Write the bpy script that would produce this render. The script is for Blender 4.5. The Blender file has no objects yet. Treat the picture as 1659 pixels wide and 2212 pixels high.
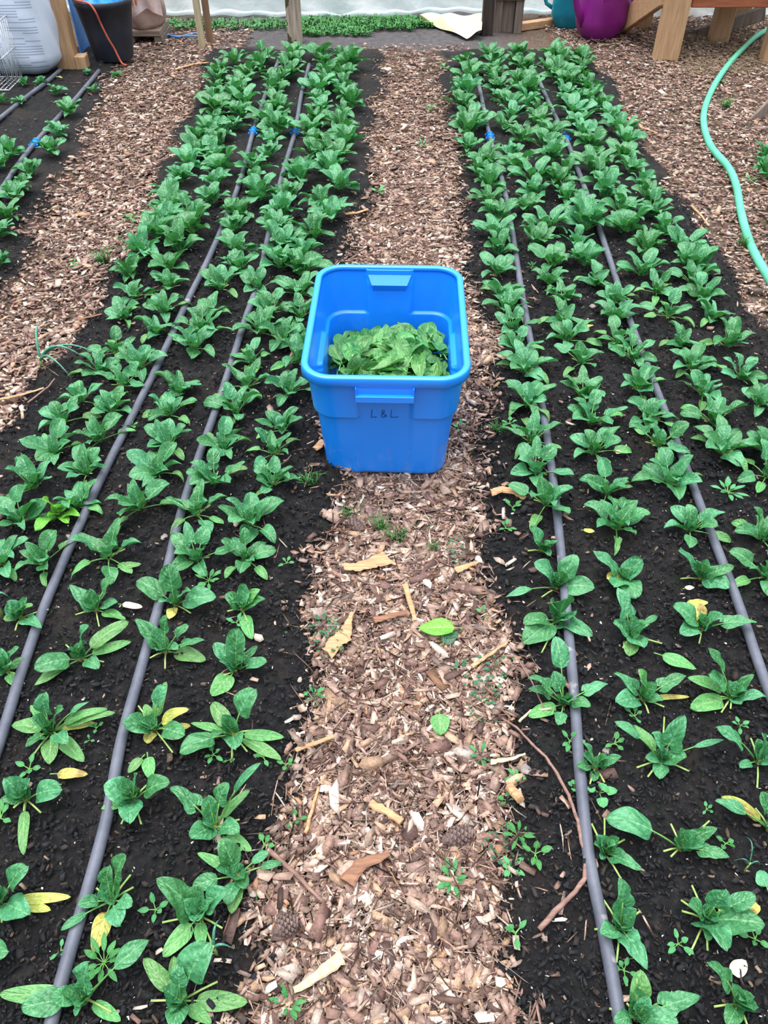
import bpy, math, random
import numpy as np
from mathutils import Vector, Matrix, Quaternion

# ---------------------------------------------------------------- camera, light, exposure
SC = bpy.context.scene
COL = SC.collection
CAM_H, PITCH, FPX = 1.42, math.radians(44.5), 1740.0
CX, CY = 829.5, 1106.0
cam_d = bpy.data.cameras.new('camera'); cam = bpy.data.objects.new('camera', cam_d); COL.objects.link(cam)
cam.location = (0, 0, CAM_H); cam.rotation_euler = (math.pi / 2 - PITCH, 0, 0)
cam_d.sensor_fit = 'VERTICAL'; cam_d.sensor_height = 36.0
cam_d.lens = FPX / 2212.0 * 36.0; cam_d.clip_start = 0.05; cam_d.clip_end = 200
SC.camera = cam
SC.view_settings.view_transform = 'Standard'; SC.view_settings.look = 'None'
SC.view_settings.gamma = 1.0; SC.view_settings.use_curve_mapping = False
SC.view_settings.exposure = 0.75

W = bpy.data.worlds.new('world'); SC.world = W; W.use_nodes = True
wn = W.node_tree.nodes; wl = W.node_tree.links
for n in list(wn): wn.remove(n)
wo = wn.new('ShaderNodeOutputWorld'); wb = wn.new('ShaderNodeBackground')
tc = wn.new('ShaderNodeTexCoord'); sx = wn.new('ShaderNodeSeparateXYZ'); wr = wn.new('ShaderNodeValToRGB')
wl.new(tc.outputs['Generated'], sx.inputs[0]); wl.new(sx.outputs['Z'], wr.inputs[0])
wr.color_ramp.elements[0].position = 0.0; wr.color_ramp.elements[0].color = (0.10, 0.12, 0.13, 1)
wr.color_ramp.elements[1].position = 0.9; wr.color_ramp.elements[1].color = (1.55, 1.60, 1.68, 1)
e = wr.color_ramp.elements.new(0.35); e.color = (0.36, 0.41, 0.45, 1)
wl.new(wr.outputs[0], wb.inputs['Color']); wb.inputs['Strength'].default_value = 1.12
wl.new(wb.outputs[0], wo.inputs['Surface'])
sun_d = bpy.data.lights.new('sun', 'SUN'); sun_d.energy = 2.6; sun_d.angle = math.radians(50); sun_d.color = (1.0, 0.98, 0.95)
sun = bpy.data.objects.new('sun', sun_d); COL.objects.link(sun); sun.rotation_euler = (math.radians(-4), math.radians(-10), 0)

# ---------------------------------------------------------------- helpers
def lin(c):
    return tuple(((v / 255) / 12.92 if v / 255 <= 0.04045 else ((v / 255 + 0.055) / 1.055) ** 2.4) for v in c)

_ct, _st = math.cos(PITCH), math.sin(PITCH)
def ray(px, py):
    u = (px - CX) / FPX; v = -(py - CY) / FPX
    return Vector((u, _ct + v * _st, -_st + v * _ct))
def at_z(px, py, z):
    d = ray(px, py); t = (z - CAM_H) / d.z
    return Vector((d.x * t, d.y * t, z))
def at_y(px, py, y):
    d = ray(px, py); t = y / d.y
    return Vector((d.x * t, y, CAM_H + d.z * t))
def pxm(p):                                   # pixels per metre at a point
    return FPX / (p.y * _ct - (p.z - CAM_H) * _st)

def _hash(ix, iy, s):
    n = (ix.astype(np.int64) * 374761393 + iy.astype(np.int64) * 668265263 + s * 974634777) & 0xffffffff
    n = ((n ^ (n >> 13)) * 1274126177) & 0xffffffff
    return ((n ^ (n >> 16)) & 0xffff) / 65535.0
def vnoise(x, y, s=0):
    ix = np.floor(x); iy = np.floor(y); fx = x - ix; fy = y - iy
    fx = fx * fx * (3 - 2 * fx); fy = fy * fy * (3 - 2 * fy)
    a = _hash(ix, iy, s); b = _hash(ix + 1, iy, s); c = _hash(ix, iy + 1, s); d = _hash(ix + 1, iy + 1, s)
    return (a * (1 - fx) + b * fx) * (1 - fy) + (c * (1 - fx) + d * fx) * fy - 0.5
def fbm(x, y, f, octs=4, s=0):
    r = 0; a = 1.0
    for i in range(octs):
        r = r + a * vnoise(x * f + 17.3 * i, y * f - 9.1 * i, s + i); a *= 0.5; f *= 2.03
    return r

# ---- borders between soil beds and wood chip paths, traced in the photograph and laid on the ground plane
def edge(pts):
    w = sorted([(at_z(a, b, 0).y, at_z(a, b, 0).x) for a, b in pts])
    return np.array([p[0] for p in w]), np.array([p[1] for p in w])
E_CL = edge([(560, 2212), (600, 2080), (625, 1900), (655, 1650), (690, 1450), (690, 1250), (715, 1080), (745, 800), (775, 600), (800, 400), (818, 200), (825, 125)])
E_CR = edge([(1125, 2212), (1110, 2080), (1095, 1900), (1105, 1650), (1070, 1450), (1050, 1250), (1060, 1080), (1050, 800), (1020, 600), (985, 400), (950, 200), (940, 125)])
E_LR = edge([(-330, 1500), (-160, 1210), (0, 950), (110, 820), (200, 700), (250, 600), (330, 450), (390, 300), (430, 200), (455, 120)])
E_LL = edge([(-250, 1000), (0, 640), (60, 550), (120, 450), (180, 330), (225, 220), (245, 140)])
E_RL = edge([(2150, 1500), (1900, 1080), (1659, 730), (1600, 640), (1500, 490), (1405, 330), (1335, 220), (1285, 125)])
E_RR = edge([(2300, 1100), (1700, 590), (1640, 480), (1615, 400), (1600, 320), (1640, 270), (1750, 230)])
def ex(E, y): return np.interp(y, E[0], E[1])
def ss(a, b, x):
    t = np.clip((x - a) / (b - a), 0, 1); return t * t * (3 - 2 * t)
Y_END = at_z(700, 118, 0).y                   # far end of the beds
def bedmask(x, y):
    """1 on soil beds, 0 on chip paths"""
    x = np.asarray(x, float); y = np.asarray(y, float)
    n = fbm(x, y, 5, 3, 5) * 0.10
    k = 0.05
    cl, cr, lr, ll, rl, rr = [ex(E, y) for E in (E_CL, E_CR, E_LR, E_LL, E_RL, E_RR)]
    xx = x + n
    left = ss(lr - k, lr + k, xx) * (1 - ss(cl - k, cl + k, xx))
    right = ss(cr - k, cr + k, xx) * (1 - ss(rl - k, rl + k, xx))
    fl = 1 - ss(ll - k, ll + k, xx)
    fr = ss(rr - k, rr + k, xx) * (1 - ss(3.15, 3.35, y))
    end = 1 - ss(Y_END - .05, Y_END + .1, y + n)
    return np.clip((left + right + fl) * end + fr, 0, 1)
def G(x, y):
    x = np.asarray(x, float); y = np.asarray(y, float)
    b = bedmask(x, y)
    return 0.035 * b + 0.02 * fbm(x, y, 2.2, 2, 11)
def g1(x, y): return float(G(np.array([x]), np.array([y]))[0])
def at(px, py, h=0.0):
    z = 0.02
    for _ in range(5):
        p = at_z(px, py, z + h); z = g1(p.x, p.y)
    return Vector((p.x, p.y, z + h))

# ---------------------------------------------------------------- materials
M = {}
class NT:
    def __init__(s, name):
        m = bpy.data.materials.new(name); m.use_nodes = True; s.m = m; s.t = m.node_tree
        for n in list(s.t.nodes): s.t.nodes.remove(n)
        s.out = s.n('ShaderNodeOutputMaterial'); s.b = s.n('ShaderNodeBsdfPrincipled')
        s.l(s.b.outputs[0], s.out.inputs['Surface'])
    def n(s, ty, **kw):
        n = s.t.nodes.new(ty)
        for k, v in kw.items(): setattr(n, k, v)
        return n
    def l(s, a, b): s.t.links.new(a, b)
    def noise(s, scale, detail=4, vec=None, rough=.55):
        n = s.n('ShaderNodeTexNoise'); n.inputs['Scale'].default_value = scale; n.inputs['Detail'].default_value = detail
        n.inputs['Roughness'].default_value = rough
        if vec is not None: s.l(vec, n.inputs['Vector'])
        return n.outputs[0]
    def pos(s): return s.n('ShaderNodeNewGeometry').outputs['Position']
    def obj(s): return s.n('ShaderNodeTexCoord').outputs['Object']
    def ramp(s, fac, stops):
        r = s.n('ShaderNodeValToRGB'); e = r.color_ramp.elements
        e[0].position, e[0].color = stops[0][0], (*stops[0][1], 1)
        e[1].position, e[1].color = stops[-1][0], (*stops[-1][1], 1)
        for p, c in stops[1:-1]:
            q = e.new(p); q.color = (*c, 1)
        s.l(fac, r.inputs[0]); return r.outputs[0]
    def mix(s, f, a, b, bt='MIX'):
        m = s.n('ShaderNodeMix', data_type='RGBA', blend_type=bt)
        for i, v in ((0, f), (6, a), (7, b)):
            if hasattr(v, 'links'): s.l(v, m.inputs[i])
            elif i == 0: m.inputs[0].default_value = v
            else: m.inputs[i].default_value = (*v, 1)
        return m.outputs[2]
    def math(s, op, a, b=0.0, c=0.0):
        m = s.n('ShaderNodeMath', operation=op)
        for i, v in enumerate((a, b, c)):
            if hasattr(v, 'links'): s.l(v, m.inputs[i])
            else: m.inputs[i].default_value = v
        return m.outputs[0]
    def bump(s, h, strength=.5, dist=.01):
        b = s.n('ShaderNodeBump'); b.inputs['Strength'].default_value = strength; b.inputs['Distance'].default_value = dist
        s.l(h, b.inputs['Height']); s.l(b.outputs[0], s.b.inputs['Normal'])
    def col(s, c):
        if hasattr(c, 'links'): s.l(c, s.b.inputs['Base Color'])
        else: s.b.inputs['Base Color'].default_value = (*c, 1)
    def rough(s, r, spec=.5):
        s.b.inputs['Roughness'].default_value = r; s.b.inputs['Specular IOR Level'].default_value = spec

def simple(name, c, rough=.6, c2=None, scale=30, bump=0, spec=.4, bscale=None):
    t = NT(name); a = lin(c)
    if c2 is None: c2 = tuple(v * .8 for v in c)
    o = t.obj(); n = t.noise(scale, 5, o)
    t.col(t.ramp(n, [(.35, lin(c2)), (.65, a)])); t.rough(rough, spec)
    if bump: t.bump(t.noise(bscale or scale * 3, 4, o), bump, .004)
    M[name] = t.m; return t.m

# spinach leaf: veins follow the leaf's own UVs
def leafmat(name, c_dark, c_light, c_vein, transl=.22, blotch=None):
    t = NT(name)
    uv = t.n('ShaderNodeUVMap').outputs[0]; sep = t.n('ShaderNodeSeparateXYZ'); t.l(uv, sep.inputs[0])
    u = t.math('ABSOLUTE', t.math('MULTIPLY_ADD', sep.outputs[0], 2, -1)); v = sep.outputs[1]
    q = t.math('ADD', t.math('SUBTRACT', t.math('MULTIPLY', v, 6.0), t.math('MULTIPLY', u, 2.2)), t.math('MULTIPLY', t.noise(60, 3, t.obj()), 2.2))
    sv = t.math('ABSOLUTE', t.math('SINE', t.math('MULTIPLY', q, math.pi)))
    vein = t.math('SUBTRACT', 1, t.math('MINIMUM', t.math('MULTIPLY', sv, 3.2), 1))
    mid = t.math('LESS_THAN', u, .055)
    rnd = t.n('ShaderNodeObjectInfo').outputs['Random']
    nz = t.noise(28, 4, t.pos())
    base = t.ramp(nz, [(.35, c_dark), (.68, c_light)])
    hsv = t.n('ShaderNodeHueSaturation'); t.l(base, hsv.inputs['Color'])
    t.l(t.math('MULTIPLY_ADD', rnd, .03, .485), hsv.inputs['Hue'])
    t.l(t.math('MULTIPLY_ADD', rnd, .35, .85), hsv.inputs['Value'])
    c = hsv.outputs[0]
    if blotch is not None:
        bl = t.ramp(t.noise(45, 2, t.pos()), [(.56, (0, 0, 0)), (.66, (1, 1, 1))])
        c = t.mix(bl, c, blotch)
    c = t.mix(t.math('MULTIPLY', vein, .24), c, c_vein)
    c = t.mix(t.math('MULTIPLY', mid, .75), c, c_vein)
    t.col(c); t.rough(.36, .55)
    t.bump(t.math('ADD', t.math('MULTIPLY', t.noise(150, 3, t.pos()), 1.6), t.math('MULTIPLY', sv, .45)), .55, .0030)
    tr = t.n('ShaderNodeBsdfTranslucent'); t.l(t.mix(1.0, c, (1.0, 1.25, .55), 'MULTIPLY'), tr.inputs['Color'])
    mx = t.n('ShaderNodeMixShader'); mx.inputs[0].default_value = transl
    t.l(t.b.outputs[0], mx.inputs[1]); t.l(tr.outputs[0], mx.inputs[2]); t.l(mx.outputs[0], t.out.inputs['Surface'])
    M[name] = t.m
leafmat('leaf', (.040, .190, .070), (.085, .310, .130), (.16, .42, .18))
leafmat('leaf_pale', (.085, .28, .075), (.15, .38, .12), (.26, .46, .18), .25)
leafmat('leaf_yellow', (.36, .42, .08), (.62, .55, .13), (.62, .58, .24), .25, (.30, .20, .05))
leafmat('lettuce', (.12, .42, .04), (.20, .55, .07), (.45, .65, .25), .3)
leafmat('weed', (.05, .24, .07), (.09, .34, .11), (.16, .42, .16), .2)
leafmat('creeper', (.03, .12, .055), (.05, .19, .09), (.08, .24, .12), .15)
leafmat('scallion', (.05, .20, .13), (.09, .30, .20), (.12, .34, .24), .1)
leafmat('leaf_picked', (.048, .18, .048), (.11, .34, .09), (.18, .45, .13), .25)
leafmat('leaf_dark', (.02, .07, .035), (.03, .11, .05), (.05, .15, .07), .1)
simple('stalk', (112, 165, 88), .5, (88, 140, 68), 60)
simple('stalk_cut', (165, 185, 108), .5, (115, 155, 78), 80)
simple('crown_red', (140, 95, 60), .6, (95, 110, 50), 90)
simple('dry_leaf', (225, 215, 190), .7, (190, 170, 130), 40, .2)

# ground: dark compost, brown under the chips, grey trodden earth at the end
t = NT('earth')
a = t.n('ShaderNodeAttribute', attribute_name='zone'); sp = t.n('ShaderNodeSeparateColor'); t.l(a.outputs['Color'], sp.inputs[0])
p = t.pos()
soil = t.ramp(t.noise(55, 8, p, .7), [(.30, (.005, .0055, .007)), (.54, (.016, .015, .017)), (.74, (.048, .042, .040))])
brn = t.ramp(t.noise(6, 4, p), [(.50, (0, 0, 0)), (.66, (1, 1, 1))])
soil = t.mix(t.math('MULTIPLY', brn, t.math('MULTIPLY_ADD', sp.outputs[1], .75, .10)), soil, (.060, .043, .033))
moss = t.ramp(t.noise(14, 5, p), [(.58, (0, 0, 0)), (.70, (1, 1, 1))])
soil = t.mix(t.math('MULTIPLY', moss, .22), soil, (.020, .040, .014))
vo = t.n('ShaderNodeTexVoronoi'); vo.inputs['Scale'].default_value = 75; t.l(p, vo.inputs['Vector'])
chipc = t.ramp(t.noise(90, 6, p, .7), [(.30, (.045, .028, .020)), (.5, (.13, .085, .062)), (.7, (.30, .21, .16))])
chipc = t.mix(.35, chipc, t.mix(1, vo.outputs['Color'], (.30, .20, .15), 'MULTIPLY'))
grey = t.ramp(t.noise(30, 6, p), [(.3, (.085, .075, .082)), (.7, (.16, .145, .15))])
c = t.mix(sp.outputs[0], soil, chipc); c = t.mix(sp.outputs[2], c, grey)
t.col(c); t.rough(.85, .25)
t.bump(t.math('ADD', t.noise(60, 8, p, .75), t.noise(260, 3, p)), .9, .012)
M['earth'] = t.m

def flakemat(name, rough=.75, spec=.25):
    t = NT(name); a = t.n('ShaderNodeAttribute', attribute_name='tone'); p = t.pos()
    mp = t.n('ShaderNodeMapping'); t.l(p, mp.inputs[0])
    n = t.noise(220, 4, p)
    t.col(t.mix(1, a.outputs['Color'], t.ramp(n, [(.3, (.72, .70, .68)), (.7, (1.15, 1.15, 1.15))]), 'MULTIPLY'))
    t.rough(rough, spec); t.bump(n, .4, .002); M[name] = t.m
flakemat('chips'); flakemat('crumbs', .8, .2)

def wood(name, c1, c2, rough=.7, axis=2, scale=18):
    t = NT(name); o = t.obj(); mp = t.n('ShaderNodeMapping'); t.l(o, mp.inputs[0])
    s = [1.0, 1.0, 1.0]; s[axis] = .08; mp.inputs['Scale'].default_value = s
    n = t.noise(scale * 4, 6, mp.outputs[0], .6); n2 = t.noise(6, 3, o)
    c = t.ramp(n, [(.32, lin(c2)), (.66, lin(c1))])
    c = t.mix(t.math('MULTIPLY', n2, .4), c, lin(c2)); t.col(c); t.rough(rough, .3); t.bump(n, .35, .003); M[name] = t.m
wood('lumber', (205, 170, 135), (170, 130, 95))
wood('lumber_x', (200, 165, 130), (165, 125, 92), axis=0)
wood('lumber_red', (176, 108, 78), (145, 82, 58), axis=0)
wood('lumber_grey', (150, 135, 125), (95, 84, 78))
wood('lumber_grey_x', (170, 152, 138), (120, 104, 92), axis=0)
wood('lumber_dark', (70, 60, 56), (38, 32, 32))
wood('stake', (205, 190, 160), (165, 145, 115))
wood('stake_brown', (150, 120, 95), (115, 88, 70))
wood('bark_tan', (200, 160, 120), (150, 110, 80), axis=0, scale=40)
wood('bark_brown', (150, 110, 85), (105, 72, 58), axis=0, scale=40)
wood('twig', (150, 118, 108), (105, 80, 72), axis=0, scale=30)
# the mossy post
t = NT('mossy_post'); o = t.obj(); mp = t.n('ShaderNodeMapping'); t.l(o, mp.inputs[0]); mp.inputs['Scale'].default_value = (1, 1, .08)
n = t.noise(70, 6, mp.outputs[0]); c = t.ramp(n, [(.3, lin((125, 112, 100))), (.7, lin((190, 175, 158)))])
sz = t.n('ShaderNodeSeparateXYZ'); t.l(o, sz.inputs[0])
ms = t.math('GREATER_THAN', t.math('SUBTRACT', t.noise(9, 3, o), t.math('MULTIPLY_ADD', sz.outputs[0], 4.0, .62)), 0)
c = t.mix(ms, c, lin((78, 76, 52))); t.col(c); t.rough(.85, .2); t.bump(n, .4, .004); M['mossy_post'] = t.m

# tub plastic with a little dirt near the base
t = NT('blue_plastic'); o = t.obj(); sz = t.n('ShaderNodeSeparateXYZ'); t.l(o, sz.inputs[0])
dn = t.ramp(t.noise(26, 5, o, .7), [(.56, (0, 0, 0)), (.70, (1, 1, 1))])
low = t.math('LESS_THAN', sz.outputs[2], .12)
c = t.mix(t.math('MULTIPLY', t.math('MULTIPLY', dn, low), .42), (.007, .255, 1.0), (.25, .25, .28))
t.col(c); t.rough(.36, .5); t.b.inputs['Coat Weight'].default_value = .5; t.b.inputs['Coat Roughness'].default_value = .22
t.bump(t.noise(500, 2, o), .06, .001); M['blue_plastic'] = t.m
simple('marker', (30, 40, 95), .6, (20, 30, 80))
# irrigation pipe
t = NT('pipe'); o = t.pos(); n = t.noise(14, 6, o, .7)
c = t.ramp(n, [(.3, lin((70, 74, 86))), (.68, lin((98, 101, 113)))])
st = t.ramp(t.noise(24, 3, o, .4), [(.70, (0, 0, 0)), (.74, (1, 1, 1))])
c = t.mix(t.math('MULTIPLY', st, .5), c, lin((165, 160, 165)))
t.col(c); t.rough(.5, .35); t.bump(t.noise(220, 3, o), .15, .001); M['pipe'] = t.m
simple('coupling_blue', (20, 130, 225), .35, (15, 110, 205))
simple('hose_green', (95, 190, 155), .4, (80, 172, 138), 12, .1)
simple('purple', (140, 35, 135), .32, (122, 28, 120), 8, spec=.5)
simple('teal', (20, 135, 155), .35, (15, 115, 138), 8)
simple('black_plastic', (48, 54, 66), .5, (36, 40, 52), 12, .1)
simple('blue_film', (25, 130, 215), .35, (60, 165, 235), 25, .5)
simple('orange_cord', (200, 100, 80), .5, (175, 85, 68))
simple('blue_rope', (70, 130, 205), .6, (90, 150, 215))
simple('maroon', (120, 45, 48), .6, (95, 32, 38), 12)
simple('bag_white', (205, 215, 235), .5, (185, 197, 222), 6, .2)
t = NT('sack_print'); o = t.obj(); sp = t.n('ShaderNodeSeparateXYZ'); t.l(o, sp.inputs[0])
ln_ = t.math('LESS_THAN', t.math('FRACT', t.math('MULTIPLY', sp.outputs[2], 78.0)), .42)          # rows of blurred print
row = t.math('FLOOR', t.math('MULTIPLY', sp.outputs[2], 78.0)); cb = t.n('ShaderNodeCombineXYZ'); t.l(row, cb.inputs[2]); t.l(t.math('FLOOR', t.math('MULTIPLY', sp.outputs[0], 9.0)), cb.inputs[0])
wn_ = t.n('ShaderNodeTexWhiteNoise'); t.l(cb.outputs[0], wn_.inputs['Vector'])
on = t.math('LESS_THAN', wn_.outputs[0], .55)
colx = t.math('GREATER_THAN', t.math('ABSOLUTE', t.math('SUBTRACT', sp.outputs[0], .0)), .018); colm = t.math('LESS_THAN', t.math('ABSOLUTE', sp.outputs[0]), .19)
f_ = t.math('MULTIPLY', t.math('MULTIPLY', ln_, on), t.math('MULTIPLY', colx, colm)); front = t.math('LESS_THAN', sp.outputs[1], -.04); f_ = t.math('MULTIPLY', f_, front)
t.col(t.mix(t.math('MULTIPLY', f_, .6), lin((214, 224, 242)), lin((120, 130, 160)))); t.rough(.45, .4); t.bump(t.noise(9, 4, o), .3, .01); M['sack_print'] = t.m
simple('bag_ink', (140, 150, 178), .6, (125, 136, 168), 30)
simple('bag_tan', (205, 178, 168), .5, (160, 128, 115), 9, .3)
simple('bag_clear', (225, 205, 205), .3, (200, 170, 160), 14, .4)
simple('bag_orange', (190, 115, 85), .6, (165, 92, 65), 12)
simple('crate_white', (215, 220, 225), .5)
simple('steel', (180, 185, 195), .35)
simple('cone_brown', (125, 105, 100), .7, (88, 70, 66), 60, .3)
simple('yellow_bit', (220, 205, 80), .6)
simple('grass', (75, 140, 65), .6, (50, 110, 50), 20)
simple('outside_green', (70, 120, 60), .8, (45, 90, 40), 3)
simple('white_speck', (225, 225, 220), .7, (200, 200, 200))
simple('stone', (150, 140, 135), .8, (110, 102, 98), 40, .3)
simple('straw', (165, 145, 115), .7, (120, 100, 80), 40)
# translucent greenhouse film
t = NT('film'); o = t.pos(); n = t.noise(5, 5, o, .6)
c = t.ramp(n, [(.3, (.72, .86, .88)), (.7, (.96, .98, .99))])
t.col(c); t.rough(.25, .5); t.bump(t.noise(9, 5, o), .6, .03)
tl = t.n('ShaderNodeBsdfTranslucent'); t.l(c, tl.inputs[0]); tp = t.n('ShaderNodeBsdfTransparent')
m1 = t.n('ShaderNodeMixShader'); m1.inputs[0].default_value = .45; t.l(t.b.outputs[0], m1.inputs[1]); t.l(tl.outputs[0], m1.inputs[2])
m2 = t.n('ShaderNodeMixShader'); m2.inputs[0].default_value = .22; t.l(m1.outputs[0], m2.inputs[1]); t.l(tp.outputs[0], m2.inputs[2])
t.l(m2.outputs[0], t.out.inputs['Surface']); M['film'] = t.m
simple('film_yellowed', (222, 212, 188), .45, (205, 186, 145), 12, .4)

# ---------------------------------------------------------------- mesh builder
class MB:
    def __init__(s): s.v = []; s.f = []; s.mi = []; s.uv = {}; s.mats = []
    def mat(s, m):
        if m not in s.mats: s.mats.append(m)
        return s.mats.index(m)
    def add(s, vs, fs, m, uvs=None):
        o = len(s.v); k = s.mat(m)
        s.v += [tuple(v) for v in vs]
        if uvs is not None:
            for i, w in enumerate(uvs): s.uv[o + i] = w
        for f in fs: s.f.append(tuple(o + i for i in f)); s.mi.append(k)
    def box(s, c, d, m, R=None, taper=0, bev=0.0):
        x, y, z = d[0] / 2, d[1] / 2, d[2] / 2
        b = min(bev, x * .4, y * .4, z * .4)
        if b <= 0:
            vs = [Vector((i * x, j * y, k * z)) for k in (-1, 1) for j in (-1, 1) for i in (-1, 1)]
            fs = [(0, 2, 3, 1), (4, 5, 7, 6), (0, 1, 5, 4), (2, 6, 7, 3), (0, 4, 6, 2), (1, 3, 7, 5)]
        else:                                   # chamfered box
            vs = []; idx = {}
            for i in (-1, 1):
                for j in (-1, 1):
                    for k in (-1, 1):
                        for ax in range(3):
                            q = [i * (x - b), j * (y - b), k * (z - b)]; q[ax] += (i, j, k)[ax] * b
                            idx[(i, j, k, ax)] = len(vs); vs.append(Vector(q))
            fs = []
            for ax in range(3):
                a1, a2 = [(1, 2), (2, 0), (0, 1)][ax]
                for sg in (-1, 1):
                    quad = []
                    for (p_, q_) in ((-1, -1), (1, -1), (1, 1), (-1, 1)):
                        key = [0, 0, 0]; key[ax] = sg; key[a1] = p_; key[a2] = q_; quad.append(idx[(*key, ax)])
                    fs.append(tuple(quad if sg > 0 else quad[::-1]))
            for ax in range(3):
                a1, a2 = [(1, 2), (2, 0), (0, 1)][ax]
                for p_ in (-1, 1):
                    for q_ in (-1, 1):
                        k0 = [0, 0, 0]; k1 = [0, 0, 0]; k0[ax] = -1; k1[ax] = 1; k0[a1] = k1[a1] = p_; k0[a2] = k1[a2] = q_
                        fs.append((idx[(*k0, a1)], idx[(*k1, a1)], idx[(*k1, a2)], idx[(*k0, a2)]))
            for i in (-1, 1):
                for j in (-1, 1):
                    for k in (-1, 1): fs.append(tuple(idx[(i, j, k, a)] for a in range(3)))
        c = Vector(c)
        if R is not None: vs = [R @ v for v in vs]
        s.add([v + c for v in vs], fs, m)
    def tube(s, pts, rad, m, n=8, cap=True, flat=1.0):
        pts = [Vector(p) for p in pts]; N = len(pts)
        if not hasattr(rad, '__len__'): rad = [rad] * N
        T = [(pts[min(i + 1, N - 1)] - pts[max(i - 1, 0)]).normalized() for i in range(N)]
        up = Vector((0, 0, 1)) if abs(T[0].z) < .9 else Vector((1, 0, 0))
        nrm = (up - T[0] * up.dot(T[0])).normalized(); vs = []
        for i in range(N):
            nrm = (nrm - T[i] * nrm.dot(T[i])).normalized(); b = T[i].cross(nrm)
            for k in range(n):
                a = 2 * math.pi * k / n
                vs.append(pts[i] + (nrm * math.cos(a) * flat + b * math.sin(a)) * rad[i])
        fs = [(i * n + k, i * n + (k + 1) % n, (i + 1) * n + (k + 1) % n, (i + 1) * n + k) for i in range(N - 1) for k in range(n)]
        if cap: fs += [tuple(range(n))[::-1], tuple((N - 1) * n + k for k in range(n))]
        s.add(vs, fs, m)
    def lathe(s, prof, m, c=(0, 0, 0), n=40, sx=1, sy=1):
        c = Vector(c); vs = [c + Vector((r * sx * math.cos(2 * math.pi * k / n), r * sy * math.sin(2 * math.pi * k / n), z)) for r, z in prof for k in range(n)]
        fs = [(i * n + k, i * n + (k + 1) % n, (i + 1) * n + (k + 1) % n, (i + 1) * n + k) for i in range(len(prof) - 1) for k in range(n)]
        s.add(vs, fs, m)
    def grid(s, fn, nu, nv, m, uv=True):
        vs = [fn(i / (nu - 1), j / (nv - 1)) for j in range(nv) for i in range(nu)]
        fs = [(j * nu + i, j * nu + i + 1, (j + 1) * nu + i + 1, (j + 1) * nu + i) for j in range(nv - 1) for i in range(nu - 1)]
        s.add(vs, fs, m, [(i / (nu - 1), j / (nv - 1)) for j in range(nv) for i in range(nu)])
    def mesh(s, name, smooth=True):
        me = bpy.data.meshes.new(name); me.from_pydata([tuple(v) for v in s.v], [], s.f)
        for m in s.mats: me.materials.append(M[m])
        me.polygons.foreach_set('material_index', s.mi)
        if s.uv:
            uvl = me.uv_layers.new(name='UVMap'); li = np.zeros(len(me.loops), dtype=np.int32); me.loops.foreach_get('vertex_index', li)
            arr = np.zeros((len(s.v), 2), dtype=np.float32)
            for k, w in s.uv.items(): arr[k] = w
            uvl.data.foreach_set('uv', arr[li].ravel())
        me.polygons.foreach_set('use_smooth', [smooth] * len(s.f)); me.update(); return me
    def build(s, name, parent=None, smooth=True, loc=None):
        me = s.mesh(name, smooth); o = bpy.data.objects.new(name, me); COL.objects.link(o)
        if parent is not None: o.parent = parent
        if loc is not None: o.location = loc
        return o
def tag(o, label=None, cat=None, group=None, kind=None):
    if label: o['label'] = label
    if cat: o['category'] = cat
    if group: o['group'] = group
    if kind: o['kind'] = kind
    return o
def thing(name, label, cat, loc=(0, 0, 0), rz=0, group=None):
    o = bpy.data.objects.new(name, None); COL.objects.link(o); o.location = loc; o.rotation_euler = (0, 0, rz)
    o.empty_display_size = .05
    return tag(o, label, cat, group)

# ---------------------------------------------------------------- ground
def make_ground():
    ys = [-0.35]
    while ys[-1] < 8.6: ys.append(ys[-1] + max(.006, .006 + .0045 * max(0, ys[-1] - .6)))
    ys = np.array(ys); xs = np.linspace(-4.2, 4.2, 900)
    X, Y = np.meshgrid(xs, ys); b = bedmask(X, Y)
    Z = G(X, Y)
    clod = np.abs(fbm(X, Y, 26, 3, 31))
    Z = Z + b * (.013 * clod + .007 * fbm(X, Y, 70, 2, 41)) + (1 - b) * (.006 * fbm(X, Y, 30, 3, 51)) - .006
    nx, ny = len(xs), len(ys)
    V = np.stack([X.ravel(), Y.ravel(), Z.ravel()], 1)
    idx = np.arange(nx * ny).reshape(ny, nx)
    F = np.stack([idx[:-1, :-1].ravel(), idx[:-1, 1:].ravel(), idx[1:, 1:].ravel(), idx[1:, :-1].ravel()], 1)
    me = np_mesh('ground', V, F)
    far = ss(Y_END - .05, Y_END + .15, Y + .2 * fbm(X, Y, 3, 3, 9))
    greyz = far * (1 - ss(.55, 1.0, X)) * ss(-1.5, -.9, X)
    zone = np.zeros((nx * ny, 4), dtype=np.float32)
    bb = b + .35 * fbm(X, Y, 9, 4, 61)
    zone[:, 0] = np.clip(1 - ss(.3, .75, bb), 0, 1).ravel(); zone[:, 1] = (1 - ss(.35, 1.0, bb - .15)).ravel(); zone[:, 2] = np.clip(greyz, 0, 1).ravel(); zone[:, 3] = 1
    ca = me.color_attributes.new('zone', 'FLOAT_COLOR', 'POINT'); ca.data.foreach_set('color', zone.ravel())
    me.materials.append(M['earth']); me.polygons.foreach_set('use_smooth', np.ones(len(F), dtype=bool))
    o = bpy.data.objects.new('floor', me); COL.objects.link(o); tag(o, kind='structure'); return o
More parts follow.
